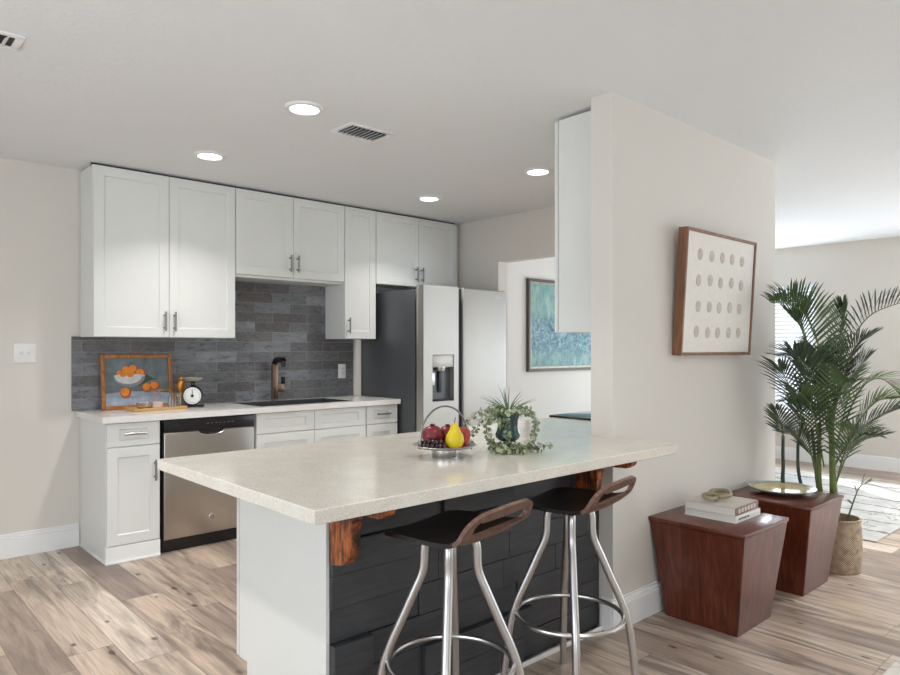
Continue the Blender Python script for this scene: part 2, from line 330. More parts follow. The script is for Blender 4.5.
def struct(o, label=None, cat=None):
    o['kind'] = 'structure'
    if label: o['label'] = label; o['category'] = cat
    return o
def copy_tree(o, parent=None):
    c = o.copy(); COL.objects.link(c)
    if parent: c.parent = parent
    for ch in [x for x in bpy.data.objects if x.parent == o]: copy_tree(ch, c)
    return c
def text_mesh(name, body, size, m, parent, loc, rot, depth=.0006):
    cu = bpy.data.curves.new(name+'_curve', 'FONT'); cu.body = body; cu.size = size; cu.align_x = 'CENTER'; cu.align_y = 'CENTER'; cu.extrude = depth
    to = bpy.data.objects.new(name+'_tmp', cu); COL.objects.link(to); bpy.context.view_layer.update()
    me = bpy.data.meshes.new_from_object(to.evaluated_get(bpy.context.evaluated_depsgraph_get())); bpy.data.objects.remove(to)
    return link(name, me, m, parent, loc, rot)
def curve_pts(P, n=24):
    P = [Vector(p) for p in P]; Q = [P[0]*2-P[1]]+P+[P[-1]*2-P[-2]]; out = []
    seg = len(P)-1
    for i in range(n+1):
        t = i/n*seg; k = min(int(t), seg-1); u = t-k; a, b, c, d = Q[k:k+4]
        out.append(.5*((2*b)+(c-a)*u+(2*a-5*b+4*c-d)*u*u+(3*b-a-3*c+d)*u**3))
    return out

# ------------------------------------------------------------------ room shell
H = 2.44; YB = 4.915; XR = 4.385; XF = 8.2; XL = -2.25; YR = -3.1; P0, P1 = 1.788, 1.908; PX = 2.632; T = .12
struct(MB().box(XL-T, XF+T, YR-T, YB+T, -.1, 0).build('floor', M['floor']), 'plank floor with beige and grey brown wood grain', 'floor')
struct(MB().box(XL-T, XF+T, YR-T, YB+T, H, H+.1).build('ceiling', M['ceil']), 'white textured ceiling', 'ceiling')
def wall_y(name, y0, y1, x0, x1, holes):      # wall along X with rectangular openings (x0,x1,z0,z1)
    b = MB(); cx = x0
    for hx0, hx1, hz0, hz1 in holes:
        b.box(cx, hx0, y0, y1, 0, H)
        if hz0 > 0: b.box(hx0, hx1, y0, y1, 0, hz0)
        if hz1 < H: b.box(hx0, hx1, y0, y1, hz1, H)
        cx = hx1
    b.box(cx, x1, y0, y1, 0, H); return b
def wall_x(name, x0, x1, y0, y1, holes):
    b = MB(); cy = y0
    for hy0, hy1, hz0, hz1 in holes:
        if hy0 > cy: b.box(x0, x1, cy, hy0, 0, H)
        if hz0 > 0: b.box(x0, x1, hy0, hy1, 0, hz0)
        if hz1 < H: b.box(x0, x1, hy0, hy1, hz1, H)
        cy = hy1
    b.box(x0, x1, cy, y1, 0, H); return b
struct(wall_y('', YB, YB+T, XL-T, XF+T, []).build('wall_back', M['wall']), 'warm grey back wall behind the kitchen cabinets', 'wall')
struct(wall_y('', YR-T, YR, XL-T, XF+T, [(-2.0, .8, .15, 2.3), (5.45, 8.05, .15, 2.3)]).build('wall_rear', M['wall']))
struct(wall_x('', XL-T, XL, YR, YB, [(-.5, 2.9, .25, 2.3)]).build('wall_left', M['wall']))
struct(wall_x('', XF, XF+T, YR, YB, [(-1.5, 1.1, .25, 2.25), (2.89, 3.95, .48, 2.0)]).build('wall_far', M['wall']), 'warm grey far wall of the living room', 'wall')
struct(wall_x('', XR, XR+T, P1, YB, [(P1, 4.165, 0, 2.045)]).build('wall_right', M['wall']), 'warm grey wall with a tall opening beside the refrigerator', 'wall')
struct(MB().box(PX, XR, P0, P1, 0, H).build('wall_partition', M['wall']), 'warm grey partition wall between kitchen and side tables', 'wall')
# baseboards with a stepped cap
def base_y(name, x0, x1, y, s, label=None):
    b = MB(); a = sorted((y, y+s*.016)); b.box(x0, x1, a[0], a[1], 0, .115, .002, 1)
    a = sorted((y, y+s*.011)); b.box(x0, x1, a[0], a[1], .115, .135, .003, 2); a = sorted((y, y+s*.007)); b.box(x0, x1, a[0], a[1], .135, .148, .002, 1)
    return struct(b.build(name, M['trim']), label, 'baseboard' if label else None)
def base_x(name, y0, y1, x, s, label=None):
    b = MB(); a = sorted((x, x+s*.016)); b.box(a[0], a[1], y0, y1, 0, .115, .002, 1)
    a = sorted((x, x+s*.011)); b.box(a[0], a[1], y0, y1, .115, .135, .003, 2); a = sorted((x, x+s*.007)); b.box(a[0], a[1], y0, y1, .135, .148, .002, 1)
    return struct(b.build(name, M['trim']), label, 'baseboard' if label else None)
base_y('baseboard_back', XL, 1.228, YB, -1, 'white baseboard along the wall left of the cabinets')
base_y('baseboard_partition', PX-.016, XR+.016, P0, -1, 'white baseboard below the framed pods behind the wooden side tables')
base_x('baseboard_partition_end', P0, 1.848, PX, -1); base_x('baseboard_partition_far', P0, P1-.001, XR, 1)
base_x('baseboard_far', YR, YB, XF, -1, 'white baseboard along the far wall behind the rug'); base_y('baseboard_living', XR+T, XF, YB, -1)
base_x('baseboard_opening', 4.17, YB-.02, XR+T, 1)
# backsplash tiles: from counter to wall cabinets, wider below
b = MB(); b.box(1.185, 3.362, YB-.011, YB, .878, 1.357); b.box(2.165, 3.085, YB-.011, YB, 1.357, 1.81)
struct(b.build('wall_backsplash', M['tile']), 'grey slate subway tile backsplash', 'backsplash')

# windows (glazed openings)
def window_y(name, x0, x1, z0, z1, y, n, label, see=True):
    w = bpy.data.objects.new(name, None); COL.objects.link(w); struct(w, label, 'window')
    f = MB(); f.box(x0, x0+.05, y-.03, y+.03, z0, z1); f.box(x1-.05, x1, y-.03, y+.03, z0, z1); f.box(x0+.05, x1-.05, y-.03, y+.03, z0, z0+.05); f.box(x0+.05, x1-.05, y-.03, y+.03, z1-.05, z1)
    for i in range(1, n):
        c = x0+(x1-x0)*i/n; f.box(c-.025, c+.025, y-.025, y+.025, z0+.05, z1-.05)
    f.build('window_frame', M['trim'], w); return w
def window_x(name, y0, y1, z0, z1, x, n, label):
    w = bpy.data.objects.new(name, None); COL.objects.link(w); struct(w, label, 'window')
    f = MB(); f.box(x-.03, x+.03, y0, y0+.05, z0, z1); f.box(x-.03, x+.03, y1-.05, y1, z0, z1); f.box(x-.03, x+.03, y0+.05, y1-.05, z0, z0+.05); f.box(x-.03, x+.03, y0+.05, y1-.05, z1-.05, z1)
    for i in range(1, n):
        c = y0+(y1-y0)*i/n; f.box(x-.025, x+.025, c-.025, c+.025, z0+.05, z1-.05)
    f.build('window_frame', M['trim'], w); return w
window_x('added_window_side', -1.5, 1.1, .25, 2.25, XF+.06, 2, 'unseen window opening added to light the living room')  # unseen opening added so more light reaches the living room
w1 = window_x('window_1', 2.89, 3.95, .48, 2.0, XF+.08, 2, 'bright window with white blinds behind the palm')
b = MB(); b.box(XF+.06, XF+.066, 2.94, 3.9, .53, 1.95); b.build('window_pane', M['pane'], w1)
b = MB(); b.box(XF-.02, XF+.12, 2.87, 3.97, .455, .48, .004); b.build('window_sill', M['trim'], w1)
window_y('window_3', -2.0, .8, .15, 2.3, YR-.06, 2, 'glazed door behind the camera'); window_y('added_window_rear', 5.45, 8.05, .15, 2.3, YR-.06, 2, 'unseen glazed opening added far behind the camera to light the living room')  # second opening is unseen, added to brighten the living room
window_x('window_5', -.5, 2.9, .25, 2.3, XL-.06, 2, 'window left of the camera')
bl = thing('window_blind', 'white slatted blind hanging in the far window behind the palm', 'blind', (XF+.01, 3.42, 2.0))
MB().box(-.03, .03, -.52, .52, -.05, 0).build('headrail', M['blind'], bl)
b = MB()
for i in range(30):
    b.box(-.022, .022, -.51, .51, -.001, .001, T=Matrix.Translation((0, 0, -.08-i*.046)) @ Matrix.Rotation(math.radians(-32), 4, 'Y'))
b.build('slats', M['blind'], bl)
MB().box(-.02, .02, -.51, .51, -1.475, -1.45).build('bottom_rail', M['blind'], bl)

# ------------------------------------------------------------------ kitchen wall run
def shaker(b, x0, x1, z0, z1, yb, yf, fr=.06, rec=.008, ch=.004, frz=None):
    frz = frz or fr
    # door slab with a recessed flat panel, front at yf (towards yf-yb side)
    s = 1 if yf > yb else -1
    def q(*p):
        b._tag([b.bm.faces.new([b.bm.verts.new(v) for v in p])])
    X = [x0, x1]; r0 = [(x0, z0), (x1, z0), (x1, z1), (x0, z1)]
    def inset(d, e=None):
        e = d if e is None else e; return [(x0+d, z0+e), (x1-d, z0+e), (x1-d, z1-e), (x0+d, z1-e)]
    e = .0015
    loops = [(r0, yb), (r0, yf-s*e), (inset(e), yf), (inset(fr, frz), yf), (inset(fr+ch, frz+ch), yf-s*rec)]
    for (a, ya), (c, yc) in zip(loops, loops[1:]):
        for i in range(4):
            j = (i+1) % 4; q((a[i][0], ya, a[i][1]), (a[j][0], ya, a[j][1]), (c[j][0], yc, c[j][1]), (c[i][0], yc, c[i][1]))
    l = loops[-1]; q(*[(p[0], l[1], p[1]) for p in l[0]]); q(*[(p[0], yb, p[1]) for p in r0[::-1]])
    bmesh.ops.remove_doubles(b.bm, verts=b.bm.verts, dist=1e-5)
    return b
def pull(x, y, z, vertical, parent, L=.128, s=-1):
    b = MB(); d = Vector((0, 0, 1)) if vertical else Vector((1, 0, 0)); c = Vector((x, y+s*.03, z)); b.tube([c-d*L/2, c+d*L/2], .0065, 10)
    for k in (-1, 1):
        a = c+d*k*L*.33; b.tube([a, (a.x, y, a.z)], .006, 8)
    b.build('handle', M['nickel'], parent)
UF = 4.615; UT = 2.423
def upper(x0, x1, zb, label, doors, hand, left_panel=False):
    t = thing('wall_cabinet', label, 'cabinet', (0, 0, 0), 0, 'white wall cabinets')
    b = MB(); b.box(x0, x1, UF+.02, YB-.012 if zb < 1.4 else YB-.012, zb, UT); b.box(x0+.02, x1-.02, UF+.05, YB-.02, UT, UT+.016); b.build('cabinet_body', M['cab'], t)
    w = (x1-x0)/doors
    for i in range(doors):
        a, c = x0+i*w+.0018, x0+(i+1)*w-.0018
        d = shaker(MB(), a, c, zb+.001, UT-.003, UF+.0195, UF).build('door', M['cab'], t)
        hx = (c-.03) if (doors == 2 and i == 0) or (doors == 1 and hand == 'r') else a+.03
        pull(hx, UF, zb+.105 if doors == 2 else zb+.105, True, d)
    return t
U = [1.235, 2.16, 3.08, 3.389, 4.308]
upper(U[0], U[1], 1.354, 'tall white two door wall cabinet farthest left above the orange painting', 2, '')
c2 = upper(U[1]+.003, U[2], 1.812, 'short white two door wall cabinet above the faucet', 2, '')
MB().box(U[1]+.01, U[2]-.004, UF+.03, YB-.02, 1.793, 1.811).build('light_rail', M['cab'], c2)
upper(U[2]+.003, U[3], 1.36, 'narrow tall white one door wall cabinet left of the refrigerator', 1, 'l')
upper(U[3]+.003, U[4], 1.82, 'short white two door wall cabinet above the refrigerator', 2, '')
struct(MB().box(U[4], XR, UF+.06, UF+.08, 1.82, UT).build('trim_1', M['wall']), 'white filler strip right of the last wall cabinet', 'trim')
struct(MB().box(3.364, 3.436, YB-.02, YB, .878, 1.36).build('trim_2', M['wall']), 'plain wall strip between tile and refrigerator', 'trim')
struct(MB().box(1.232, 4.32, UF+.045, UF+.05, UT-.01, H).build('gap_shade_strip', M['gapshade']), 'dark strip painted as shade in the gap above the wall cabinets', 'trim')  # dark colour stands in for shade in the slot below the ceiling

BF = 4.352; CT = .876; CB = .838
def base_cab(x0, x1, label, kind, side=False):
    t = thing('base_cabinet', label, 'cabinet', (0, 0, 0), 0, 'white base cabinets')
    b = MB(); b.box(x0, x1, BF+.02, YB-.005, .1 if not side else 0, CB-.002 if kind == 'drawer' else .645)
    if kind != 'drawer': b.box(x0, x1, BF+.02, BF+.04, .645, CB-.002)
    b.build('cabinet_body', M['cab'], t)
    if side:
        b = MB(); b.box(x0-.006, x1-.004, BF-.006, BF+.03, 0, .1); b.box(x0-.008, x0, BF-.006, YB-.02, 0, .016, .003); b.box(x0-.006, x1-.004, BF-.014, BF-.006, 0, .014, .003); b.build('toe_kick', M['trim'], t)
    else: MB().box(x0, x1, BF+.07, BF+.085, 0, .1).build('toe_kick', M['trim'], t)
    if kind == 'drawer':
        d = shaker(MB(), x0+.004, x1-.004, .694, CB-.006, BF+.0195, BF, .066, frz=.036).build('drawer_front', M['cab'], t)
        pull((x0+x1)/2, BF, .768, False, d, .125)
        d = shaker(MB(), x0+.004, x1-.004, .106, .686, BF+.0195, BF, .058).build('door', M['cab'], t); pull(x1-.036, BF, .534, True, d)
    else:
        m = (x0+x1)/2
        for a, c, s in ((x0+.004, m-.002, 1), (m+.002, x1-.004, -1)):
            shaker(MB(), a, c, .694, CB-.006, BF+.0195, BF, .066, frz=.036).build('drawer_front', M['cab'], t)
            d = shaker(MB(), a, c, .106, .686, BF+.0195, BF, .058).build('door', M['cab'], t); pull((c-.036) if s == 1 else a+.036, BF, .534, True, d)
    return t
base_cab(1.235, 1.547, 'white base cabinet with one drawer and one door left of the dishwasher', 'drawer', True)
base_cab(2.185, 3.103, 'wide white base cabinet with two drawer fronts under the sink', 'sink')
base_cab(3.106, 3.412, 'narrow white base cabinet with one drawer beside the refrigerator', 'drawer')
# worktop with sink cut-out
sx0, sx1, sy0, sy1 = 2.25, 3.0, 4.41, 4.80
b = MB(); y0, y1 = 4.328, YB-.012; b.box(1.208, sx0, y0, y1, CB, CT); b.box(sx1, 3.424, y0, y1, CB, CT); b.box(sx0, sx1, y0, sy0, CB, CT); b.box(sx0, sx1, sy1, y1, CB, CT)
tag(b.build('worktop', M['quartz2']), 'white quartz worktop along the tiled back wall', 'worktop')
t = thing('kitchen_sink', 'dark rimmed sink set in the white worktop', 'sink', (0, 0, 0))
b = MB(); g_ = .001; u = .004; zt = CT+.0015
b.box(sx0+g_, sx0+u, sy0+g_, sy1-g_, .66, zt); b.box(sx1-u, sx1-g_, sy0+g_, sy1-g_, .66, zt); b.box(sx0+u, sx1-u, sy0+g_, sy0+u, .66, zt); b.box(sx0+u, sx1-u, sy1-u, sy1-g_, .66, zt); b.box(sx0+g_, sx1-g_, sy0+g_, sy1-g_, .655, .66); b.box(2.66, 2.664, sy0+u, sy1-u, .66, CB-.02); b.build('basin', M['sink'], t)
b = MB(); r_ = .012; z0_, z1_ = CT+.0003, CT+.0025; b.box(sx0-r_, sx1+r_, sy0-r_, sy0+.002, z0_, z1_); b.box(sx0-r_, sx1+r_, sy1-.002, sy1+r_, z0_, z1_); b.box(sx0-r_, sx0+.002, sy0+.002, sy1-.002, z0_, z1_); b.box(sx1-.002, sx1+r_, sy0+.002, sy1-.002, z0_, z1_); b.build('rim', M['nickel'], t)
b = MB(); b.lathe([(0, .664), (.04, .664), (.045, .66)], (2.47, 4.62, 0)); b.build('drain', M['nickel'], t)
t = thing('kitchen_faucet', 'bronze faucet with squared spout standing behind the sink', 'faucet', (2.585, 4.838, CT))
b = MB(); b.box(-.024, .024, -.024, .024, 0, .012, .003); b.box(-.023, .023, -.02, .02, .012, .285, .006); b.build('faucet_body', M['bronze'], t)
b = MB(); b.tube(curve_pts([(0, 0, .28), (0, -.008, .305), (0, -.04, .318), (0, -.12, .318), (0, -.14, .31)], 16), .022, 12); b.build('spout', M['orb'], t)
b = MB(); b.tube([(0, -.135, .312), (0, -.138, .265)], [.017, .015], 12); b.build('spray_head', M['orb'], t)
b = MB(); b.box(.019, .075, -.02, .02, .07, .13, .005); b.build('valve_body', M['bronze'], t); b = MB(); b.box(.06, .085, -.012, .012, .125, .185, .004); b.build('lever', M['orb'], t)
# dishwasher
t = thing('dishwasher', 'stainless steel dishwasher with black control strip under the worktop', 'dishwasher', (1.866, BF, 0))
MB().box(-.306, .306, .03, .5, .09, .834).build('tub_body', M['matt'], t)
d = MB().box(-.301, .3, -.012, .03, .085, .752, .006, 3).build('door', M['dwsteel'], t)
p = MB().box(-.301, .3, -.014, .03, .754, .832, .004, 2).build('control_panel', M['black'], t)
b = MB()
for i in range(7): b.box(-.03+i*.028, -.016+i*.028, -.0155, -.014, .795, .799)
b.build('buttons', M['nickel'], p)
MB().box(-.26, -.2, -.0153, -.014, .79, .803).build('display', M['matt'], p)
b = MB(); pts = [(.085*math.sin(PI*(i/16-.5))*1.0, .75-.028*math.cos(PI*(i/16-.5))) for i in range(17)]
b.prism([(x, z) for x, z in pts]+[(.085, .764), (-.085, .764)], -.0135, -.005, Matrix(((1, 0, 0, 0), (0, 0, 1, 0), (0, 1, 0, 0), (0, 0, 0, 1)))); b.build('pocket_handle', M['black'], d)
b = MB(); b.tube([(x, -.0138, z-.001) for x, z in pts], .0032, 6); b.build('handle_rim', M['chrome'], d)
b = MB(); Rt = Matrix.Rotation(PI/2, 3, 'X'); b.lathe([(0, .004), (.017, .004), (.019, .002), (.019, 0)], (.004, -.012, .188), 24, Rt); b.build('badge', M['chrome'], d)
b = MB(); b.torus((.004, -.0165, .188), .0135, .0012, 24, 6, Rt); b.build('badge_ring', M['black'], d)
text_mesh('badge_monogram', 'GE', .015, M['black'], d, (.004, -.0168, .188), (PI/2, 0, 0))
MB().box(-.3, .3, -.3 * 0 + .03, .06, .0, .082).build('toe_kick', M['black'], t); MB().box(-.307, -.3025, -.002, .02, .085, .836).build('side_gasket', M['black'], t)

# refrigerator
t = thing('refrigerator', 'silver side by side refrigerator with dark grey side and dispenser', 'refrigerator', (3.436, 4.06, 0))
MB().box(0.004, .94, .11, .84, .03, 1.748, .006).build('case', M['fside'], t)
def fdoor(x0, x1, hole=None):
    b = MB(); y0, y1 = 0, .088
    if not hole: b.box(x0, x1, y0, y1, .06, 1.778, .012, 3)
    else:
        hx0, hx1, hz0, hz1 = hole; b.box(x0, x1, y0+.06, y1, .06, 1.778, .004); b.box(x0, hx0, y0, y0+.06, .06, 1.778); b.box(hx1, x1, y0, y0+.06, .06, 1.778); b.box(hx0, hx1, y0, y0+.06, .06, hz0); b.box(hx0, hx1, y0, y0+.06, hz1, 1.778)
    return b
dl = fdoor(0, .372, (.092, .322, .862, 1.232)).build('freezer_door', M['fridge'], t)
dr = fdoor(.428, .938).build('refrigerator_door', M['fridge'], t)
MB().box(.372, .428, .03, .088, .06, 1.77).build('door_gap', M['darkgap'], t)
MB().box(0.01, .93, .06, .2, .0, .06).build('kick_grille', M['darkgap'], t)
for hx in (.02, .84): MB().box(hx, hx+.08, .09, .19, 1.748, 1.765, .005).build('hinge_cover', M['darkgap'], t)
ds = MB().box(.094, .32, .054, .06, .864, 1.23).build('dispenser_back', M['fside'], dl)
MB().box(.094, .32, .004, .054, 1.132, 1.23, .004).build('dispenser_panel', M['fridge'], dl)
b = MB(); b.lathe([(0, 0), (.034, 0), (.04, .025), (.04, .03), (0, .03)], (.205, .036, 1.104), 20); b.build('nozzle', M['steel'], dl)
MB().box(.19, .22, .036, .05, .93, 1.1, .004).build('paddle', M['darkgap'], dl); MB().box(.1, .315, .006, .054, .864, .876, .003).build('drip_tray', M['darkgap'], dl)
MB().box(.1, .15, .035, .05, .99, 1.09, .004).build('ice_paddle', M['steel'], dl)
text_mesh('brand_badge', 'SAMSUNG', .02, M['whitee'], dr, (.845, -.0008, 1.715), (PI/2, 0, 0))

# switch and outlet
t = thing('light_switch', 'white double switch plate on the wall left of the cabinets', 'switch', (.926, YB, 1.25))
MB().box(-.062, .062, -.006, 0, -.06, .06, .003).build('wall_plate', M['plastic'], t)
for x in (-.023, .023):
    b = MB(); b.box(x-.005, x+.005, -.016, -.006, -.004, .012, .002, T=None); b.build('toggle', M['plastic'], t)
t = thing('wall_outlet', 'white outlet plate on the tiles right of the faucet', 'outlet', (3.244, YB-.011, 1.09))
MB().box(-.037, .037, -.006, 0, -.06, .06, .003).build('wall_plate', M['plastic'], t)
for z in (-.02, .02):
    b = MB(); b.box(-.014, .014, -.0085, -.006, z-.013, z+.013, .002); o = b.build('socket', M['whitee'], t)
    b = MB(); b.box(-.007, -.004, -.0092, -.0084, z-.004, z+.006); b.box(.004, .007, -.0092, -.0084, z-.004, z+.006); b.build('slot', M['slot'], o)

# ------------------------------------------------------------------ peninsula
EX = 1.19; PY = 1.87
t = thing('peninsula_cabinet', 'white peninsula base with charcoal plank front below the cream counter', 'cabinet', (0, 0, 0))
b = MB(); b.box(EX, 2.625, PY+.018, 2.482, .1, CB-.001); b.box(EX+.004, 2.625, PY+.018, 2.42, 0, .1); b.box(2.64, 3.165, P1+.004, 2.482, .1, CB-.001); b.box(2.64, 3.165, P1+.004, 2.42, 0, .1); b.build('cabinet_body', M['cab'], t)
b = MB(); b.box(EX-.012, EX, PY, 2.482, .1, CB-.001); b.box(EX-.012, EX, PY, 2.418, 0, .1); b.build('end_panel', M['cab'], t)
for i in range(4):
    x0 = EX-.012+i*.49; d = shaker(MB(), x0, x0+.485, .102, CB-.004, 2.487, 2.507).build('door', M['cab'], t)
# charcoal planks of uneven length and depth
b = MB(); zs = [.012, .118, .227, .335, .444, .553, .661, .752, .836]; rnd = random.Random(5)
for r in range(8):
    xs = [EX]; x = EX+rnd.uniform(.15, .5)
    while x < 2.58: xs.append(x); x += rnd.uniform(.28, .62)
    xs.append(2.628)
    for a, c in zip(xs, xs[1:]):
        d = rnd.choice((.003, .010, .018, .030)); b.box(a+.001, c-.001, PY-d, PY+.018, zs[r]+.001, zs[r+1]-.001, .0015, 1)
b.build('plank_cladding', M['shiplap'], t)
MB().box(EX-.012, 2.612, PY-.044, PY-.031, 0, .02, .004).build('shoe_moulding', M['trim'], t)
poly = [(.9, 1.482), (2.648, 1.482), (2.648, P0-.001), (PX-.001, P0-.001), (PX-.001, P1+.002), (3.168, P1+.002), (3.168, 2.565), (.9, 2.565)]
o = MB().prism(poly, CB, CT).build('peninsula_counter', M['quartz']); tag(o, 'cream speckled quartz counter of the peninsula with fruit and urn on it', 'counter')
bv = o.modifiers.new('edge', 'BEVEL'); bv.width = .0025; bv.segments = 2
# corbels
prof = [(0, 0), (.288, 0), (.296, -.012), (.286, -.036), (.262, -.05), (.22, -.053), (.175, -.053), (.15, -.056), (.135, -.066), (.125, -.088), (.12, -.12), (.115, -.16), (.104, -.195), (.085, -.218), (.055, -.231), (.02, -.237), (0, -.239)]
def corbel(x, th, label):
    b = MB(); b.prism(prof, 0, th, Matrix(((0, 0, 1, x), (-1, 0, 0, PY-.021), (0, 1, 0, CB-.001), (0, 0, 0, 1))))
    o = b.build('corbel', M['burnt']); tag(o, label, 'corbel', 'torched wood corbels under the counter overhang')
    m = o.modifiers.new('edge', 'BEVEL'); m.width = .004; m.segments = 2
corbel(EX-.0125, .038, 'torched orange brown wood corbel beside the white end panel'); corbel(2.43, .038, 'torched orange brown wood corbel near the partition wall end')
# range
t = thing('kitchen_range', 'range with black glass top behind the partition wall end', 'stove', (3.175, P1+.004, 0))
MB().box(0, .758, 0, .64, .02, .872).build('oven_body', M['steel'], t); MB().box(-.002, .76, 0, .69, .872, .887, .004).build('glass_top', M['cooktop'], t)
d = MB().box(.01, .748, .64, .675, .2, .75, .006).build('oven_door', M['steel'], t); b = MB(); b.tube([(.08, .72, .7), (.68, .72, .7)], .011); b.tube([(.1, .72, .7), (.1, .67, .7)], .008); b.tube([(.66, .72, .7), (.66, .67, .7)], .008); b.build('handle', M['chrome'], d)
MB().box(0, .758, .64, .68, .77, .87, .006).build('control_panel', M['black'], t)
# wall cabinet on the kitchen side of the partition
t = thing('wall_cabinet', 'white wall cabinet hung on the kitchen side of the partition wall', 'cabinet', (0, 0, 0), 0, 'white wall cabinets')
MB().box(2.725, 3.165, P1+.001, 2.172, 1.36, UT).build('cabinet_body', M['cab'], t)
d = shaker(MB(), 2.727, 3.163, 1.361, UT-.002, 2.178, 2.199).build('door', M['cab'], t); pull(3.13, 2.199, 1.46, True, d, s=1)

# ------------------------------------------------------------------ ceiling fixtures
def downlight(x, y, label, pw=8.5):
    t = thing('recessed_downlight', label, 'ceiling light', (x, y, H), 0, 'recessed ceiling lights')
    b = MB(); b.lathe([(.066, -.002), (.07, -.012), (.09, -.008), (.094, -.001), (.094, 0)], seg=40); b.build('trim_ring', M['trim'], t)
    b = MB(); b.lathe([(0, -.006), (.067, -.006)], seg=40); b.build('lens', M['lens'], t)
    l = bpy.data.lights.new('downlight_lamp', 'AREA'); l.shape = 'DISK'; l.size = .12; l.energy = pw; l.spread = math.radians(112); l.color = (1, .98, .95); lo = bpy.data.objects.new('lamp', l); COL.objects.link(lo); lo.location = (0, 0, -.02); lo.parent = t
for x, y, s in [(1.713, 2.912, 'lit round recessed ceiling light beside the air vent, nearest the peninsula'), (1.713, 4.006, 'lit round recessed ceiling light above the dishwasher, left of the vent'), (3.446, 4.006, 'lit round recessed ceiling light in front of the refrigerator cabinet'), (3.446, 2.918, 'lit round recessed ceiling light beside the partition wall cabinet')]: downlight(x, y, s)
for x, y, s in [(1.7, .75, 'unseen round ceiling light added to brighten the area before the bar stools'), (3.3, -.3, 'unseen round ceiling light added to brighten the floor before the side tables'), (0, 2.55, 'unseen round ceiling light added to brighten the wall left of the peninsula'), (5.2, .45, 'unseen round ceiling light added to the living area nearest the partition wall'), (6.7, .6, 'unseen round ceiling light added to the living area over the rug')]: downlight(x, y, s, 24 if x > 5 else (16 if x == 0 else 7.5))  # lamps added out of view to brighten floor, left wall and living room
def vent(x, y, w, d, label, n=9, rz=0):
    t = thing('ceiling_vent', label, 'vent', (x, y, H), rz, 'ceiling air vents')
    b = MB(); e = .028; b.box(-w/2, w/2, -d/2, -d/2+e, -.007, 0, .002); b.box(-w/2, w/2, d/2-e, d/2, -.007, 0, .002); b.box(-w/2, -w/2+e, -d/2+e, d/2-e, -.007, 0, .002); b.box(w/2-e, w/2, -d/2+e, d/2-e, -.007, 0, .002); b.build('vent_frame', M['trim'], t)
    MB().box(-w/2+e, w/2-e, -d/2+e, d/2-e, -.0012, -.0004).build('duct_opening', M['matt'], t)
    b = MB(); iw = w-2*e
    for i in range(n):
        x = -iw/2+iw*(i+.5)/n
        b.box(-.012, .012, -d/2+e, d/2-e, -.0006, .0006, T=Matrix.Translation((x, 0, -.009)) @ Matrix.Rotation(math.radians(-42), 4, 'Y'))
    b.build('louvres', M['trim'], t)
vent(2.14, 3.03, .29, .2, 'white louvred air vent in the kitchen ceiling between the lights'); vent(.45, 3.03, .22, .16, 'white ceiling vent at the upper left edge', 3, 0)

# ------------------------------------------------------------------ bar stools
def sheet(outline, hole, grid):
    n = len(outline); pts = list(outline)+list(hole); edges = [(i, (i+1) % n) for i in range(n)]+[(n+i, n+(i+1) % len(hole)) for i in range(len(hole))]
    def inside(p, poly):
        c = False
        for i in range(len(poly)):
            (x1, y1), (x2, y2) = poly[i], poly[i-1]
            if (y1 > p[1]) != (y2 > p[1]) and p[0] < (x2-x1)*(p[1]-y1)/(y2-y1)+x1: c = not c
        return c
    def far(p):
        return min((p[0]-q[0])**2+(p[1]-q[1])**2 for q in pts[:n+len(hole)]) > .007**2
    for g in grid:
        if inside(g, outline) and not (hole and inside(g, hole)) and far(g): pts.append(g)
    v, e, f, *_ = delaunay_2d_cdt([Vector(p) for p in pts], edges, [], 0, 1e-6)
    tris = []
    for t in f:
        c = sum((v[i] for i in t), Vector((0, 0)))/len(t)
        if inside(c, outline) and not (hole and inside(c, hole)): tris.append(t)
    return v, tris
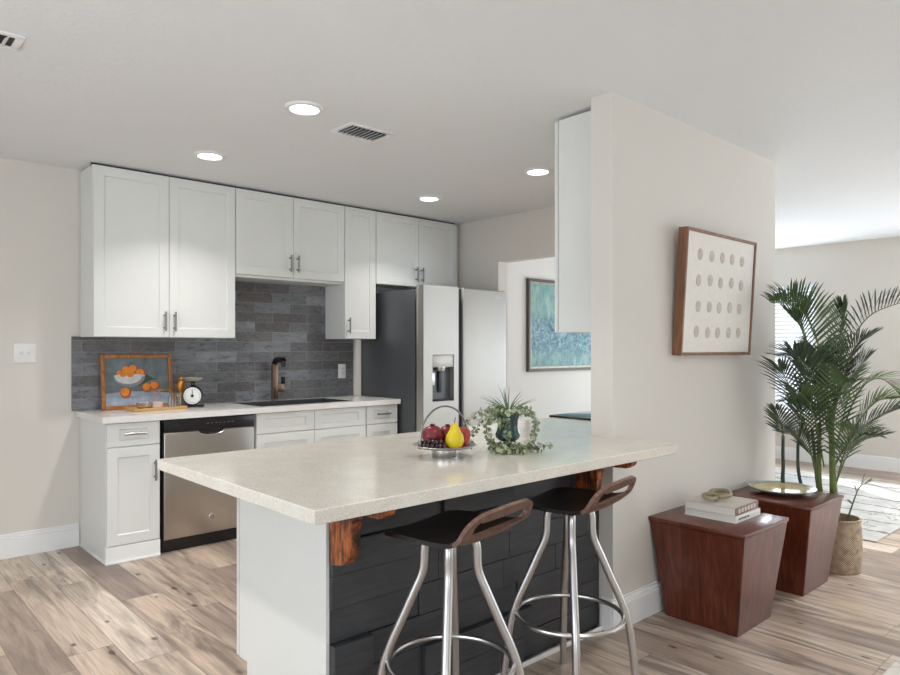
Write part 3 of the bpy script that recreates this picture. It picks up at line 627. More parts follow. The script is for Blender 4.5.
def seat_mesh():
    # sheet coordinates: x across, s from front edge (0) to lip top
    prof = curve_pts([(.175, -.012, 0), (.13, .0, 0), (.05, .002, 0), (-.04, .0, 0), (-.11, .004, 0), (-.145, .02, 0), (-.165, .05, 0), (-.18, .085, 0), (-.19, .108, 0)], 120)
    L = [0]
    for a, b in zip(prof, prof[1:]): L.append(L[-1]+(b-a).length)
    tot = L[-1]
    def at(s):
        s = min(max(s, 0), tot); i = max(1, next(k for k in range(len(L)) if L[k] >= s-1e-9)); u = (s-L[i-1])/(L[i]-L[i-1]); return prof[i-1].lerp(prof[i], u)
    ctrl = [(-.145, .022), (-.168, .055), (-.18, .13), (-.183, .22), (-.186, .29), (-.186, .33), (-.178, tot-.05), (-.156, tot-.022), (-.11, tot-.006), (0, tot), (.11, tot-.006), (.156, tot-.022), (.178, tot-.05), (.186, .33), (.186, .29), (.183, .22), (.18, .13), (.168, .055), (.145, .022), (.09, .004), (0, 0), (-.09, .004)]
    ol = [(p.x, p.y) for p in curve_pts([(x, y, 0) for x, y in ctrl+[ctrl[0]]], 110)][:-1]
    s0, s1, hw = tot-.083, tot-.027, .147; r = (s1-s0)/2; hole = []
    for k in range(16): a = PI/2+PI*k/15; hole.append((-hw+r+r*math.cos(a), (s0+s1)/2+r*math.sin(a)))
    for k in range(16): a = -PI/2+PI*k/15; hole.append((hw-r+r*math.cos(a), (s0+s1)/2+r*math.sin(a)))
    grid = [(-.19+i*.0145+(.007 if j % 2 else 0), j*.0125) for i in range(28) for j in range(40)]
    v, tris = sheet(ol, hole, grid); bm = bmesh.new(); vs = []
    for p in v:
        q = at(p.y); dish = .010*(p.x/.17)**2 if p.y < .3 else .010*(p.x/.17)**2*max(0, 1-(p.y-.3)/.1); fl = .012*(abs(p.x)/.18)**2*max(0, min(1, (p.y-.27)/.1))
        vs.append(bm.verts.new((p.x, q.x+fl, q.y+dish)))
    for t in tris: bm.faces.new([vs[i] for i in t])
    bmesh.ops.recalc_face_normals(bm, faces=bm.faces)
    top = max(bm.faces, key=lambda f: f.calc_area() if f.calc_center_median().y > 0 else 0)
    if top.normal.z < 0: bmesh.ops.reverse_faces(bm, faces=bm.faces)
    bmesh.ops.solidify(bm, geom=list(bm.faces), thickness=.013)
    bmesh.ops.recalc_face_normals(bm, faces=bm.faces)
    for f in bm.faces: f.material_index = 1 if f.calc_center_median().y < -.128 and f.calc_center_median().z > -.004 and f.normal.y < .25 else 0
    me = bpy.data.meshes.new('seat'); bm.to_mesh(me); bm.free()
    for p in me.polygons: p.use_smooth = True
    me.set_sharp_from_angle(angle=math.radians(40)); return me
def stool(x, y, rz, label):
    t = thing('bar_stool', label, 'bar stool', (x, y, 0), rz, 'bar stools at the peninsula')
    link('seat', seat_mesh(), [M['seat'], M['lip']], t, (.034, .022, .702), (0, 0, math.radians(13))).scale = (1.05, 1.05, 1.0)
    for sx, sy in ((-1, -1), (1, -1), (1, 1), (-1, 1)):
        pr = [(.050, .688), (.058, .66), (.060, .60), (.066, .565), (.08, .52), (.108, .43), (.135, .345), (.152, .27), (.163, .17), (.171, .06), (.174, 0)]
        pts = curve_pts([(sx*r, sy*r, z) for r, z in pr], 40); b = MB(); b.tube(pts, .0142, 14); b.build('leg', M['chrome'], t)
    b = MB(); b.torus((0, 0, .295), .197, .0088, 64, 10); b.build('footrest_ring', M['chrome'], t)
    b = MB(); b.box(-.075, .075, -.075, .075, .682, .69, .003); b.build('mounting_plate', M['matt'], t)
    return t
s1 = stool(1.452, 1.585, math.radians(-1.5), 'steel legged bar stool with dark wood seat nearest the camera')
s2 = copy_tree(s1); s2.location = (2.043, 1.578, 0); s2['label'] = 'steel legged bar stool with dark wood seat by the partition wall end'

# ------------------------------------------------------------------ side tables and what stands on them
def side_table(x, y, label):
    t = thing('side_table', label, 'side table', (x, y, 0), 0, 'tapered mahogany side tables')
    b = MB(); a, c = .173, .229
    lo = [(-a, -a), (a, -a), (a, a), (-a, a)]; hi = [(-c, -c), (c, -c), (c, c), (-c, c)]
    vb = [b.bm.verts.new((p[0], p[1], 0.0)) for p in lo]; vt = [b.bm.verts.new((p[0], p[1], .457)) for p in hi]
    b.bm.faces.new(vb[::-1]); b.bm.faces.new(vt)
    for i in range(4): b.bm.faces.new((vb[i], vb[(i+1) % 4], vt[(i+1) % 4], vt[i]))
    bmesh.ops.bevel(b.bm, geom=list(b.bm.edges), offset=.003, segments=2, affect='EDGES'); b.build('tapered_body', M['mahog'], t)
    MB().box(-.234, .234, -.234, .234, .457, .476, .003).build('table_top', M['mahog'], t)
    return t
st = side_table(3.158, 1.553, 'mahogany tapered side table with books on top')
s = copy_tree(st); s.location = (3.903, 1.553, 0); s['label'] = 'mahogany tapered side table with a glazed plate on top'
TZ = .476
def book(x0, x1, y0, y1, z0, z1, spine, cover, label, rz=0):
    cx, cy = (x0+x1)/2, (y0+y1)/2; t = thing('book', label, 'book', (cx, cy, z0), rz, 'books stacked on the side table'); w, d, h = (x1-x0)/2, (y1-y0)/2, z1-z0
    b = MB(); b.box(-w+.004, w-.004, -d+.004, d-.004, .003, h-.003); b.build('pages', M['pages'], t)
    b = MB(); b.box(-w, w, -d, d, 0, .003, .0008, 1); b.box(-w, w, -d, d, h-.003, h, .0008, 1); b.build('cover', cover, t)
    b = MB(); b.box(-w, w, -d-.001, -d+.004, 0, h, .0015, 2); s = b.build('spine', spine, t)
    return t, s
bk, sp = book(3.085, 3.345, 1.435, 1.69, TZ, TZ+.033, M['cover2'], M['cover2'], 'white hardback book at the bottom of the stack')
b = MB()
for i in range(7): b.box(-.1+i*.016, -.09+i*.016, -.1292, -.1284, .012, .021)
b.build('spine_lettering', M['ink'], sp)
bk, sp = book(3.085, 3.34, 1.44, 1.69, TZ+.033, TZ+.07, M['spine'], M['cover'], 'pale hardback book with brown spine lying on top of the stack', .03)
b = MB()
for i in range(6): b.box(-.1+i*.034, -.078+i*.034, -.1268, -.1258, .009, .028)
b.build('spine_lettering', M['cover'], sp)
t = thing('carved_link_ornament', 'tan carved chain link ornament lying on the books', 'ornament', (3.2, 1.585, TZ+.07))
for (x, y, tilt, rz, r) in [(-.04, .01, .12, .3, .047), (.022, -.016, -.28, 1.1, .052), (.08, .028, .15, -.4, .042)]:
    b = MB(); b.torus((x, y, .014+abs(math.sin(tilt))*r), r, .0105, 36, 10, Euler((tilt, 0, rz)).to_matrix(), .68); b.build('link', M['horn'], t)
t = thing('glazed_plate', 'round shallow yellow green glazed plate on the far side table', 'plate', (3.955, 1.575, TZ))
b = MB(); b.lathe([(0, .006), (.085, .006), (.12, .012), (.145, .024)], seg=48); b.build('well', M['glazey'], t)
b = MB(); b.lathe([(.145, .024), (.172, .033), (.175, .031), (.172, .026), (.14, .014), (.1, .001), (.09, 0), (0, 0)], seg=48); b.build('rim', M['glazeg'], t)

# ------------------------------------------------------------------ basket and palm
BX, BY = 4.348, 1.425
t = thing('woven_basket', 'tan woven basket on the floor holding the palm', 'basket', (BX, BY, 0))
b = MB(); n = 16; pr = []
for i in range(n+1):
    z = .30*i/n; pr.append((.121+.008*math.sin(PI*i/n)+.0018*(i % 2), z))
b.lathe([(0, 0)]+pr+[(.116, .30), (.11, .28), (.112, .02), (0, .02)], seg=72); b.build('woven_body', M['basket'], t, ang=80)
b = MB(); b.torus((0, 0, .298), .119, .007, 60, 8); b.build('rim', M['basket'], t)
pal = thing('palm_plant', 'tall green potted palm with feathery fronds in the woven basket', 'plant', (BX, BY, 0))
b = MB(); b.lathe([(0, .245), (.09, .243), (.106, .238), (.104, .225), (0, .225)], seg=32); b.build('soil', M['soil'], pal)
FR = Vector((math.sin(math.radians(47.55)), -math.cos(math.radians(47.55)), 0)); FD = Vector((math.cos(math.radians(47.55)), math.sin(math.radians(47.55)), 0))
def pp(r, z, d): return FR*r+FD*d+Vector((0, 0, z))          # metres right, up and away within the plant
def frond(path, n, ll, m, seed, width=.012, up=.5, start=.22, droop=.25, rr=.005):
    rnd = random.Random(seed); C = curve_pts([pp(*p) for p in path], 40); b = MB(); b.mi = 0
    b.tube(C, [rr*(1-.75*i/40) for i in range(41)], 6); b.mi = 1
    for k in range(n):
        u = start+(1-start)*k/(n-1); f = u*40; i = min(int(f), 39); p = C[i].lerp(C[i+1], f-i); tg = (C[min(i+2, 40)]-C[max(i-1, 0)]).normalized()
        nrm = Vector((0, 0, 1))-tg*tg.z
        nrm = nrm.normalized() if nrm.length > .2 else (-FR).normalized()
        side = tg.cross(nrm).normalized(); v = (u-start)/(1-start)
        L = ll*(.55+.45*math.sin(PI*min(1, v*.8+.18)))*(1-.35*v**3)*rnd.uniform(.88, 1.08)
        for sg in (-1, 1):
            d = (side*sg*(.86-.45*v)+tg*(.55+.55*v)+nrm*up*rnd.uniform(.7, 1.2)).normalized()
            wv = d.cross(nrm).normalized()*width*.5; q0 = p
            q1 = p+d*L*.4; q2 = p+d*L*.75+Vector((0, 0, -droop*L*.18)); q3 = p+d*L+Vector((0, 0, -droop*L*.5)); kn = nrm*width*.22
            V = [b.bm.verts.new(x) for x in (q0-wv*.35, q0+wv*.35, q1-wv, q1-kn, q1+wv, q2-wv*.75, q2-kn*.7, q2+wv*.75, q3)]
            for idx in ((0, 3, 2), (0, 1, 3), (1, 4, 3), (2, 3, 6, 5), (3, 4, 7, 6), (5, 6, 8), (6, 7, 8)): b._tag([b.bm.faces.new([V[j] for j in idx])])
    b.build('frond', [M['rachis'], m], pal, ang=80, recalc=False)
# stems
for path, r, m in [([(-.06, .24, .0), (-.10, .5, .0), (-.10, .85, .0)], .017, 'stemg'), ([(-.03, .24, -.03), (-.045, .55, -.04), (-.05, .95, -.03)], .021, 'stemg'), ([(.02, .24, .02), (.0, .55, .03), (-.02, .9, .04)], .015, 'stemg'), ([(-.07, .24, .03), (-.19, .48, .03), (-.21, .7, .03), (-.2, .85, .0)], .011, 'stemd'), ([(-.08, .24, .0), (-.29, .44, .0), (-.325, .62, -.03), (-.34, .78, -.06)], .013, 'stemd'), ([(-.04, .24, .05), (-.07, .5, .08), (-.09, .8, .1)], .013, 'stemd')]:
    b = MB(); C = curve_pts([pp(*p) for p in path], 18); b.tube(C, [r*(1-.35*i/18) for i in range(19)], 10); b.build('stem', M[m], pal)
fr_list = [
 ([(-.02, .9, 0), (.04, 1.2, 0), (.15, 1.44, -.02), (.3, 1.53, -.05), (.46, 1.56, -.08)], 32, .21, 'leafd', .75),
 ([(-.05, .85, 0), (-.08, 1.15, -.03), (-.2, 1.43, -.08), (-.33, 1.52, -.14), (-.48, 1.53, -.22)], 38, .25, 'leaf', .9),
 ([(-.08, .85, .03), (-.12, 1.1, .02), (-.2, 1.38, -.0), (-.28, 1.46, -.04)], 30, .27, 'leaf', .7),
 ([(-.07, .8, -.03), (-.15, 1.05, -.1), (-.3, 1.22, -.18), (-.47, 1.24, -.26)], 32, .21, 'leafd', .3),
 ([(-.02, .85, 0), (.04, 1.1, .03), (.13, 1.28, .05), (.24, 1.36, .05)], 30, .21, 'leafd', .3),
 ([(.0, .8, -.05), (.06, 1.04, -.12), (.16, 1.11, -.16), (.28, .98, -.2)], 26, .18, 'leafb', .1),
 ([(-.02, .6, 0), (.09, .8, -.05), (.22, .9, -.08), (.33, .95, -.1)], 28, .22, 'leafd', .25),
 ([(-.04, .8, -.02), (-.02, 1.15, -.03), (.01, 1.42, -.03), (.02, 1.53, -.03)], 28, .2, 'leaf', .2),
 ([(-.1, .55, 0), (-.18, .7, -.03), (-.26, .78, -.06), (-.36, .8, -.1)], 22, .18, 'leafd', .3),
 ([(-.15, .75, 0), (-.26, .98, -.04), (-.35, 1.12, -.1), (-.39, 1.17, -.12)], 18, .22, 'leafd', .1),
 ([(-.34, .76, -.06), (-.36, .84, -.09), (-.43, .94, -.16)], 12, .15, 'leafd', .3),
 ([(-.1, .6, -.05), (-.18, .88, -.1), (-.28, 1.02, -.16), (-.36, 1.0, -.2)], 24, .21, 'leaf', .25),
 ([(.0, .62, -.04), (.06, .85, -.1), (.15, .98, -.13), (.24, 1.0, -.15)], 26, .21, 'leafb', .2),
 ([(.0, .55, .05), (.12, .72, .1), (.22, .78, .13), (.3, .76, .15)], 24, .19, 'leafd', .2),
 ([(.04, .3, -.04), (.08, .48, -.08), (.12, .52, -.1)], 5, .11, 'leafd', .3),
 ([(-.02, .75, .04), (.03, 1.05, .16), (.06, 1.22, .28), (.08, 1.26, .36)], 26, .24, 'leafd', .4),
 ([(-.04, .65, -.03), (-.08, .9, -.12), (-.1, 1.08, -.24), (-.11, 1.1, -.34)], 26, .24, 'leaf', .4),
 ([(-.02, .5, -.03), (-.02, .7, -.12), (-.03, .82, -.24), (-.05, .82, -.33)], 22, .2, 'leaf', .35),
 ([(-.1, .5, .02), (-.15, .75, .03), (-.2, .92, .0), (-.24, 1.0, -.03)], 24, .22, 'leafd', .3),
 ([(-.1, .7, .0), (-.16, .98, -.03), (-.22, 1.15, -.06), (-.3, 1.26, -.1)], 28, .24, 'leafd', .4),
 ([(-.02, .7, -.03), (.02, .95, -.06), (.07, 1.15, -.08), (.12, 1.22, -.1)], 28, .22, 'leafd', .3),
 ([(-.02, .45, .0), (.05, .66, -.02), (.13, .75, -.04), (.22, .78, -.06)], 24, .2, 'leafd', .3),
]
for i, (pa, n, ll, m, up) in enumerate(fr_list): frond(pa, n, ll, M[m], 100+i, up=up)

# ------------------------------------------------------------------ pictures
t = thing('shadow_box_picture', 'walnut shadow box with rows of pale pods on the partition wall', 'picture', (3.53, P0-.001, 1.247)); t.rotation_euler = (.06, 0, 0)
w, h, d = .39, .638, .05
b = MB(); e = .015; b.box(-w, -w+e, -d, 0, 0, h, .001, 1); b.box(w-e, w, -d, 0, 0, h, .001, 1); b.box(-w+e, w-e, -d, 0, 0, e, .001, 1); b.box(-w+e, w-e, -d, 0, h-e, h, .001, 1); b.build('frame', M['walnut'], t)
MB().box(-w+e, w-e, -.042, -.012, e, h-e).build('backing_paper', M['paper'], t)
for r in range(4):
    for c in range(5):
        b = MB(); b.sphere((-.236+c*.118+random.uniform(-.006, .006), -.043, .519-r*.132+random.uniform(-.005, .005)), .03, (.85, .22, 1), 14, 9); b.build('pod', M['pod'], t)
t = thing('teal_painting', 'large framed teal cityscape painting on the far wall past the opening', 'painting', (6.31, YB, 1.537))
w, h = .70, .505
b = MB(); e = .03; b.box(-w, -w+e, -.04, 0, -h, h, .003, 1); b.box(w-e, w, -.04, 0, -h, h, .003, 1); b.box(-w+e, w-e, -.04, 0, -h, -h+e, .003, 1); b.box(-w+e, w-e, -.04, 0, h-e, h, .003, 1); b.build('frame', M['darkframe'], t)
b = MB(); i0 = e; e2 = .022; W2, H2 = w-e, h-e; b.box(-W2, -W2+e2, -.03, -.005, -H2, H2); b.box(W2-e2, W2, -.03, -.005, -H2, H2); b.box(-W2+e2, W2-e2, -.03, -.005, -H2, -H2+e2); b.box(-W2+e2, W2-e2, -.03, -.005, H2-e2, H2); b.build('liner', M['silver'], t)
MB().box(-W2+e2, W2-e2, -.02, -.005, 0, 2*(H2-e2)).build('canvas', M['teal'], t, (0, 0, -(H2-e2)))

# oranges picture leaning on the tiles
t = thing('orange_still_life', 'gilt framed painting of oranges leaning on the tiles', 'painting', (1.575, 4.835, CT)); t.rotation_euler = (-.13, 0, 0)
w, hh = .23, .366
b = MB(); e = .025; b.box(-w, -w+e, -.012, .012, 0, hh, .004, 2); b.box(w-e, w, -.012, .012, 0, hh, .004, 2); b.box(-w+e, w-e, -.012, .012, 0, e, .004, 2); b.box(-w+e, w-e, -.012, .012, hh-e, hh, .004, 2); b.build('frame', M['gold'], t)
b = MB(); kk = ['ground', 'cloth', 'bowl', 'bowlshade', 'orange', 'orangeshade', 'green']; lay = [0]
def blob(key, pts):
    b.mi = kk.index(key); lay[0] += 1; y = -.001-.00012*lay[0]; b._tag([b.bm.faces.new([b.bm.verts.new((x, y, z)) for x, z in pts])])
def ell(cx, cz, rx, rz, a0=0, a1=2*PI, n=24): return [(cx+rx*math.cos(a0+(a1-a0)*i/n), cz+rz*math.sin(a0+(a1-a0)*i/n)) for i in range(n+1)][:(n if a1-a0 > 6.2 else n+1)]
b.mi = 0; b.box(-w+e, w-e, -.001, .006, e, hh-e)
blob('cloth', [(-w+e, e), (w-e, e), (w-e, .1), (.05, .115), (-.08, .12), (-w+e, .105)])
blob('green', [(.0, .15), (.02, .19), (.06, .23), (.1, .205), (.135, .195), (.09, .19), (.05, .17)])
for x, z, r in [(-.105, .235, .028), (-.07, .262, .028), (-.025, .268, .030), (.02, .24, .032), (-.045, .235, .027)]: blob('orangeshade', ell(x+.002, z-.002, r, r)); blob('orange', ell(x-.003, z+.003, r*.8, r*.8))
blob('bowlshade', ell(-.05, .222, .1, .075, PI, 2*PI)); blob('bowl', ell(-.058, .222, .088, .055, PI, 2*PI)); blob('bowl', ell(-.05, .222, .1, .012))
for x, z, r in [(-.045, .236, .024), (-.09, .236, .022)]: blob('orange', ell(x, z, r, r))
for x, z, r in [(-.08, .11, .036), (.06, .14, .032), (.11, .148, .032)]: blob('bowlshade', ell(x+.012, z-r*.85, r*1.2, r*.28)); blob('orangeshade', ell(x, z, r, r)); blob('orange', ell(x-.004, z+.005, r*.8, r*.78))
b.build('canvas', [art[k] for k in kk], t, recalc=False)

# tray with jars, ornament, scale
trx = thing('serving_tray', 'pale wood serving tray in front of the orange painting', 'tray', (1.628, 4.655, CT), .06)
b = MB(); b.box(-.17, .17, -.075, .075, 0, .008, .002, 1); b.build('base', M['oak'], trx)
b = MB(); b.box(-.175, .175, -.08, -.073, 0, .02, .002, 1); b.box(-.175, .175, .073, .08, 0, .02, .002, 1); b.box(-.175, -.168, -.073, .073, 0, .02, .002, 1); b.box(.168, .175, -.073, .073, 0, .02, .002, 1); b.build('rim', M['oak'], trx)
def vessel(name, label, cat, x, y, prof, m, z=CT+.008, **kw):
    b = MB(); b.lathe(prof, seg=28); o = b.build(name, m, None, (x, y, z)); return tag(o, label, cat, **kw)
vessel('glass_bowl', 'small clear glass bowl at the left end of the tray', 'bowl', 1.55, 4.645, [(0, 0), (.03, 0), (.046, .012), (.05, .045), (.048, .045), (.043, .014), (.028, .004), (0, .004)], M['glass'])
vessel('blush_cup', 'small blush ceramic cup in the middle of the tray', 'cup', 1.625, 4.648, [(0, 0), (.034, 0), (.042, .01), (.044, .045), (.041, .045), (.039, .012), (0, .006)], M['blush'])
vessel('glass_jar', 'clear glass jar near the right end of the tray', 'jar', 1.735, 4.63, [(0, 0), (.036, 0), (.04, .01), (.04, .075), (.032, .088), (.034, .1), (.031, .1), (.029, .088), (.036, .074), (.036, .012), (0, .005)], M['glass'])
b = MB(); b.tube(curve_pts([(-.075, 0, 0), (-.07, 0, .07), (-.03, 0, .115), (.03, 0, .115), (.07, 0, .07), (.075, 0, 0)], 30), .0035, 8); b.box(-.085, .085, -.03, .03, 0, .004, .001, 1)
tag(b.build('wire_handle_stand', M['amber'], None, (1.7, 4.705, CT+.008), (0, 0, .06)), 'slim gold wire arch standing behind the glass jar', 'stand')
t = thing('gilt_ornament', 'golden topped slim ornament standing beside the kitchen scale', 'ornament', (1.842, 4.79, CT))
b = MB(); b.box(-.022, .022, -.022, .022, 0, .008, .002); b.box(-.008, .008, -.008, .008, .008, .11, .002); b.build('post', M['oak'], t)
b = MB(); b.lathe([(0, .105), (.022, .112), (.03, .135), (.026, .16), (.016, .178), (.01, .182), (.018, .19), (.012, .205), (0, .21)], seg=20); b.build('finial', M['amber'], t)
t = thing('kitchen_scale', 'black kitchen scale with round white dial on the worktop', 'scale', (1.89, 4.70, CT), math.radians(-28))
b = MB(); b.box(-.072, .072, -.05, .05, 0, .014, .005); b.build('foot', M['black'], t)
b = MB(); Rx = Matrix.Rotation(PI/2, 3, 'X'); b.lathe([(0, -.038), (.062, -.038), (.066, -.03), (.066, .03), (.062, .038), (0, .038)], (0, 0, .08), 36, Rx); b.build('case', M['black'], t)
d = MB(); d.lathe([(0, .0405), (.056, .0405), (.058, .038)], (0, 0, .08), 36, Rx); d = d.build('dial', M['whitee'], t)
b = MB()
for i in range(24):
    a = 2*PI*i/24; Tm = Matrix.Translation((0, -.041, .08)) @ Matrix.Rotation(a, 4, 'Y'); b.box(-.0012, .0012, -.0004, .0004, .044, .052, T=Tm)
b.build('tick_marks', M['ink'], d)
b = MB(); b.box(-.002, .002, -.043, -.042, .075, .122); b.lathe([(0, .044), (.01, .044), (.01, .041)], (0, 0, .08), 16, Rx); b.build('needle', M['matt'], d)
b = MB(); b.lathe([(.03, .146), (.012, .152), (.012, .17), (.03, .176), (0, .176)], seg=24); b.build('neck', M['black'], t)
b = MB(); b.lathe([(0, .176), (.036, .178), (.058, .190), (.066, .203), (.063, .204), (.055, .193), (.034, .182), (0, .180)], seg=36); b.build('pan', M['stone'], t)

# ------------------------------------------------------------------ fruit stand
FX, FY = 1.71, 1.9
t = thing('fruit_stand', 'metal pedestal fruit dish with arched handle on the peninsula', 'fruit stand', (FX, FY, CT))
b = MB(); b.lathe([(0, 0), (.044, 0), (.045, .002), (.045, .03), (.043, .031), (0, .031)], seg=40); b.build('pedestal', M['chrome'], t)
b = MB(); b.lathe([(0, .031), (.06, .031), (.1, .036), (.118, .044), (.119, .046), (.117, .047), (.098, .04), (.06, .035), (0, .035)], seg=48); b.build('dish', M['steel'], t)
hd = Vector((.96, -.12, 0))*.93; b = MB(); b.tube(curve_pts([hd*-.119+Vector((0, 0, .046)), hd*-.119+Vector((0, 0, .07)), hd*-.105+Vector((0, 0, .125)), hd*-.06+Vector((0, 0, .172)), Vector((0, 0, .188)), hd*.06+Vector((0, 0, .172)), hd*.105+Vector((0, 0, .125)), hd*.119+Vector((0, 0, .07)), hd*.119+Vector((0, 0, .046))], 40), .0036, 8); b.build('handle', M['nickel'], t)
DZ = CT+.0355
def on(r, d): return (FX+FR.x*r+FD.x*d, FY+FR.y*r+FD.y*d)
x, y = on(-.045, .02); t = thing('pomegranate', 'dark red pomegranate on the left of the fruit dish', 'fruit', (x, y, DZ))
b = MB(); b.lathe([(0, 0), (.018, .002), (.034, .016), (.041, .036), (.038, .056), (.026, .072), (.012, .078), (0, .079)], seg=24); b.build('skin', M['pom'], t)
b = MB()
b.lathe([(.007, .077), (.009, .081), (.011, .084), (.005, .08), (0, .079)], seg=12); b.build('crown', M['pom'], t)
x, y = on(.062, .045); t = thing('apple', 'red orange apple behind the pear', 'fruit', (x, y, DZ+.002))
b = MB(); b.lathe([(0, .004), (.014, 0), (.03, .012), (.037, .036), (.033, .056), (.018, .066), (.006, .064), (0, .058)], seg=24); b.build('skin', M['apple'], t); b = MB(); b.tube([(0, 0, .058), (.003, 0, .076)], .0015, 6); b.build('stem', M['fstem'], t)
x, y = on(.012, .06); t = thing('pomegranate', 'dark red pomegranate at the back between the pear and the other one', 'fruit', (x, y, DZ+.001))
b = MB(); b.lathe([(0, 0), (.018, .002), (.032, .016), (.038, .034), (.035, .052), (.024, .066), (.012, .071), (0, .072)], seg=24); b.build('skin', M['pom'], t); b = MB(); b.lathe([(.007, .07), (.009, .074), (.011, .077), (.005, .073), (0, .072)], seg=12); b.build('crown', M['pom'], t)
x, y = on(.038, -.035); t = thing('pear', 'yellow pear standing at the front of the fruit dish', 'fruit', (x, y, DZ))
b = MB(); b.lathe([(0, .003), (.016, 0), (.029, .01), (.035, .028), (.032, .046), (.022, .064), (.0155, .078), (.012, .088), (.006, .093), (0, .092)], seg=24); b.build('skin', M['pear'], t); b = MB(); b.tube(curve_pts([(0, 0, .09), (.001, .001, .1), (.005, .002, .114)], 8), .0018, 6); b.build('stem', M['fstem'], t)
x, y = on(-.045, -.045); t = thing('grape_bunch', 'bunch of dark grapes in front of the left pomegranate', 'grapes', (x, y, DZ)); rg = random.Random(3)
b = MB(); b.tube(curve_pts([pp(.05, .022, 0), pp(0, .026, 0), pp(-.05, .016, 0)], 10), .0016, 6); b.build('stalk', M['fstem'], t)
k = 0
for row, (z, cnt, off) in enumerate([(.0095, 7, 0), (.0095, 7, .017), (.0235, 6, .009)]):
    for i in range(cnt):
        q = pp(-.042+i*.0148+rg.uniform(-.002, .002), z+rg.uniform(0, .002), off-.012+rg.uniform(-.002, .002)); b = MB(); b.sphere(q, .0088, (1, 1, 1.08), 12, 8); b.build('grape', M['grape'], t)

# ------------------------------------------------------------------ urn with trailing eucalyptus
UX, UY = 1.975, 1.825
urn = thing('planted_urn', 'dark green urn with trailing eucalyptus and spiky plant on the peninsula', 'plant', (UX, UY, CT))
b = MB(); b.lathe([(0, 0), (.036, 0), (.036, .008), (.02, .016), (.012, .028), (.016, .038), (.036, .046), (.047, .056), (.049, .068), (.043, .082), (.039, .1), (.041, .125), (.047, .143), (.047, .148), (.042, .147), (.036, .125), (0, .122)], seg=36); b.build('urn', M['urn'], urn)
b = MB(); b.lathe([(0, .134), (.04, .13)], seg=24); b.build('moss', M['euc'], urn)
def leafdisc(b, p, n, r, tip=None, asp=.85):
    n = n.normalized(); a = n.orthogonal().normalized() if tip is None else (tip-n*tip.dot(n)).normalized(); c = n.cross(a); vs = []
    for k in range(8):
        t = 2*PI*k/8; vs.append(b.bm.verts.new(p+a*(r*math.cos(t)+r)+c*r*asp*math.sin(t)+n*(r*.25*(abs(math.sin(t))))))
    ct = b.bm.verts.new(p+a*r-n*r*.05)
    for k in range(8): b._tag([b.bm.faces.new((ct, vs[k], vs[(k+1) % 8]))])
def strand(path, n, r, m, seed, rad=.0012):
    rn = random.Random(seed); C = curve_pts([pp(*p) for p in path], 24); b = MB(); b.mi = 0; b.tube(C, rad, 5); b.mi = 1
    for k in range(n):
        f = (k+.6)/n*24; i = min(int(f), 23); p = C[i].lerp(C[i+1], f-i); tg = (C[i+1]-C[i]).normalized(); ph = rn.uniform(0, PI)
        o = tg.orthogonal().normalized(); o2 = tg.cross(o)
        for s in (0, PI):
            d = (o*math.cos(ph+s)+o2*math.sin(ph+s)); nn = (tg*.6+d*.3+Vector((rn.uniform(-.5, .5), rn.uniform(-.5, .5), rn.uniform(0, .6))))
            leafdisc(b, p+d*.003, nn, r*rn.uniform(.75, 1.15), d+tg*.35)
    b.build('trailing_stem', [M['twig'], m], urn, ang=80, recalc=False)
S = [([(-.03, .14, 0), (-.07, .17, -.01), (-.1, .14, -.02), (-.125, .09, -.03), (-.145, .065, -.03)], 13, .0085),
 ([(-.03, .14, -.02), (-.075, .135, -.04), (-.085, .09, -.05), (-.07, .05, -.05), (-.055, .03, -.05)], 14, .0095),
 ([(-.02, .14, -.02), (-.055, .16, -.03), (-.08, .12, -.04), (-.088, .08, -.04)], 11, .0095),
 ([(.03, .14, 0), (.07, .165, 0), (.105, .14, 0), (.105, .08, -.01), (.09, .03, -.02), (.08, .02, -.03)], 18, .0088),
 ([(.03, .14, 0), (.08, .15, .01), (.112, .11, .01), (.1, .06, .01)], 12, .0085),
 ([(.0, .14, -.03), (-.01, .13, -.055), (-.008, .09, -.058), (0, .05, -.056)], 9, .008),
 ([(-.02, .14, -.02), (-.03, .12, -.055), (-.028, .1, -.058)], 6, .009),
 ([(-.03, .15, .02), (-.1, .16, .03), (-.14, .13, .03), (-.16, .095, .02), (-.148, .05, -.02), (-.15, .02, -.03)], 15, .0078),
 ([(0, .14, 0), (-.03, .17, -.02), (-.06, .18, -.01)], 8, .0105), ([(0, .14, 0), (.03, .165, -.02), (.06, .17, -.02)], 8, .0105), ([(0, .14, -.01), (0, .16, -.03), (.01, .155, -.05)], 7, .0105), ([(0, .14, .01), (.04, .165, .03), (.07, .165, .04)], 8, .01),
 ([(0, .14, .02), (-.04, .17, .04), (-.07, .16, .06)], 8, .01)]
for i, (pa, n, r) in enumerate(S): strand(pa, int(n*1.5), r*.93, M['euc'] if i not in (8, 9, 10) else M['euc2'], 40+i)
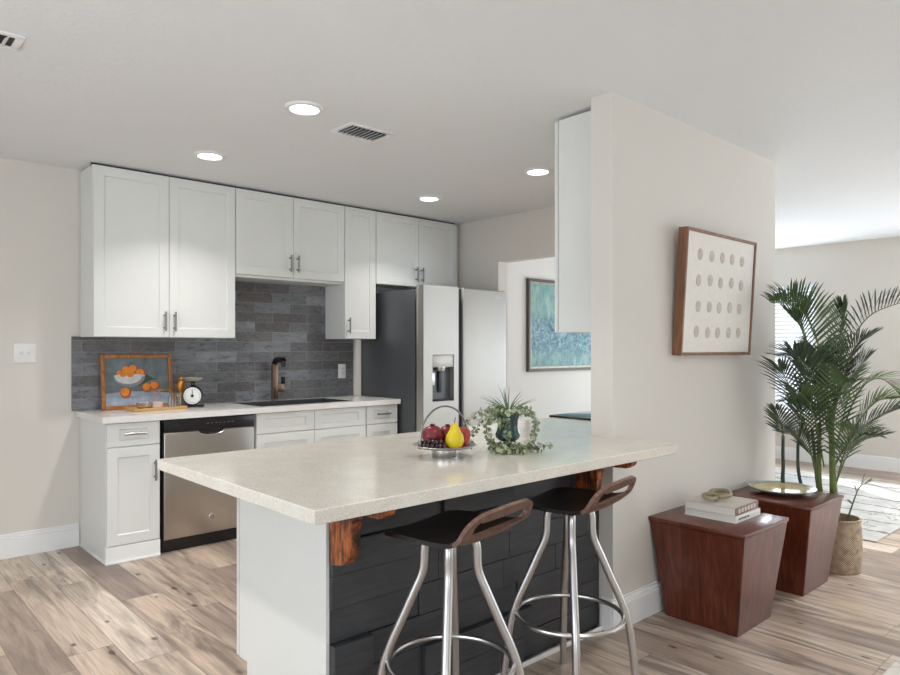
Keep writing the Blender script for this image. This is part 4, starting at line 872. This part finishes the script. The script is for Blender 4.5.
# ring of leaves around the foot
for i, (pa, n, r, m) in enumerate([([(-.06, .02, -.02), (-.03, .022, -.06), (.03, .02, -.065), (.07, .018, -.05)], 13, .012, 'euc2'), ([(-.07, .03, 0), (-.055, .03, -.03), (-.01, .03, -.045), (.03, .028, -.045)], 12, .011, 'euc'), ([(.02, .018, -.05), (.06, .026, -.045), (.1, .018, -.03), (.13, .02, -.02)], 11, .0105, 'euc'), ([(.06, .015, -.03), (.11, .022, -.02), (.15, .025, -.01), (.172, .028, -.01)], 9, .0085, 'euc'), ([(-.05, .02, .03), (0, .025, .055), (.06, .02, .05), (.1, .02, .03)], 10, .011, 'euc'), ([(-.02, .045, -.03), (.01, .045, -.035), (.03, .04, -.03)], 6, .01, 'euc'), ([(-.06, .02, -.045), (0, .02, -.075), (.06, .02, -.07)], 11, .0105, 'euc2')]): strand(pa, n, r, M[m], 70+i)
b = MB(); rn = random.Random(11)
for i in range(17):
    a = rn.uniform(-.95, .95); L = rn.uniform(.075, .125); dd = rn.uniform(-.5, .5); base = pp(math.sin(a)*.012, .155, dd*.015); d = Vector(pp(math.sin(a), math.cos(a), dd)).normalized()
    e2 = Vector(pp(math.sin(a)*1.5, math.cos(a)*.55, dd)).normalized(); w = d.cross(FD)  .normalized()*.0036; prev = None
    for s in range(7):
        t2 = s/6; c = base+d*L*t2+(e2-d)*L*t2*t2*.5; ww = w*(1-t2*.93); q = (b.bm.verts.new(c-ww), b.bm.verts.new(c+FD*.002*(1-t2)), b.bm.verts.new(c+ww))
        if prev: b.bm.faces.new((prev[0], prev[1], q[1], q[0])); b.bm.faces.new((prev[1], prev[2], q[2], q[1]))
        prev = q
b.build('spiky_leaves', M['airp'], urn, ang=80, recalc=False)

# ------------------------------------------------------------------ rugs
def rug(x0, x1, y0, y1, m, label):
    tag(MB().box(x0, x1, y0, y1, 0.0005, .009, .003, 2).build('area_rug', m), label, 'rug')
rug(5.13, 7.46, 1.44, 4.55, M['rug1'], 'large grey distressed rug behind the palm basket'); rug(2.35, 5.2, -1.4, .836, M['rug2'], 'pale rug corner at the lower right edge of the floor')
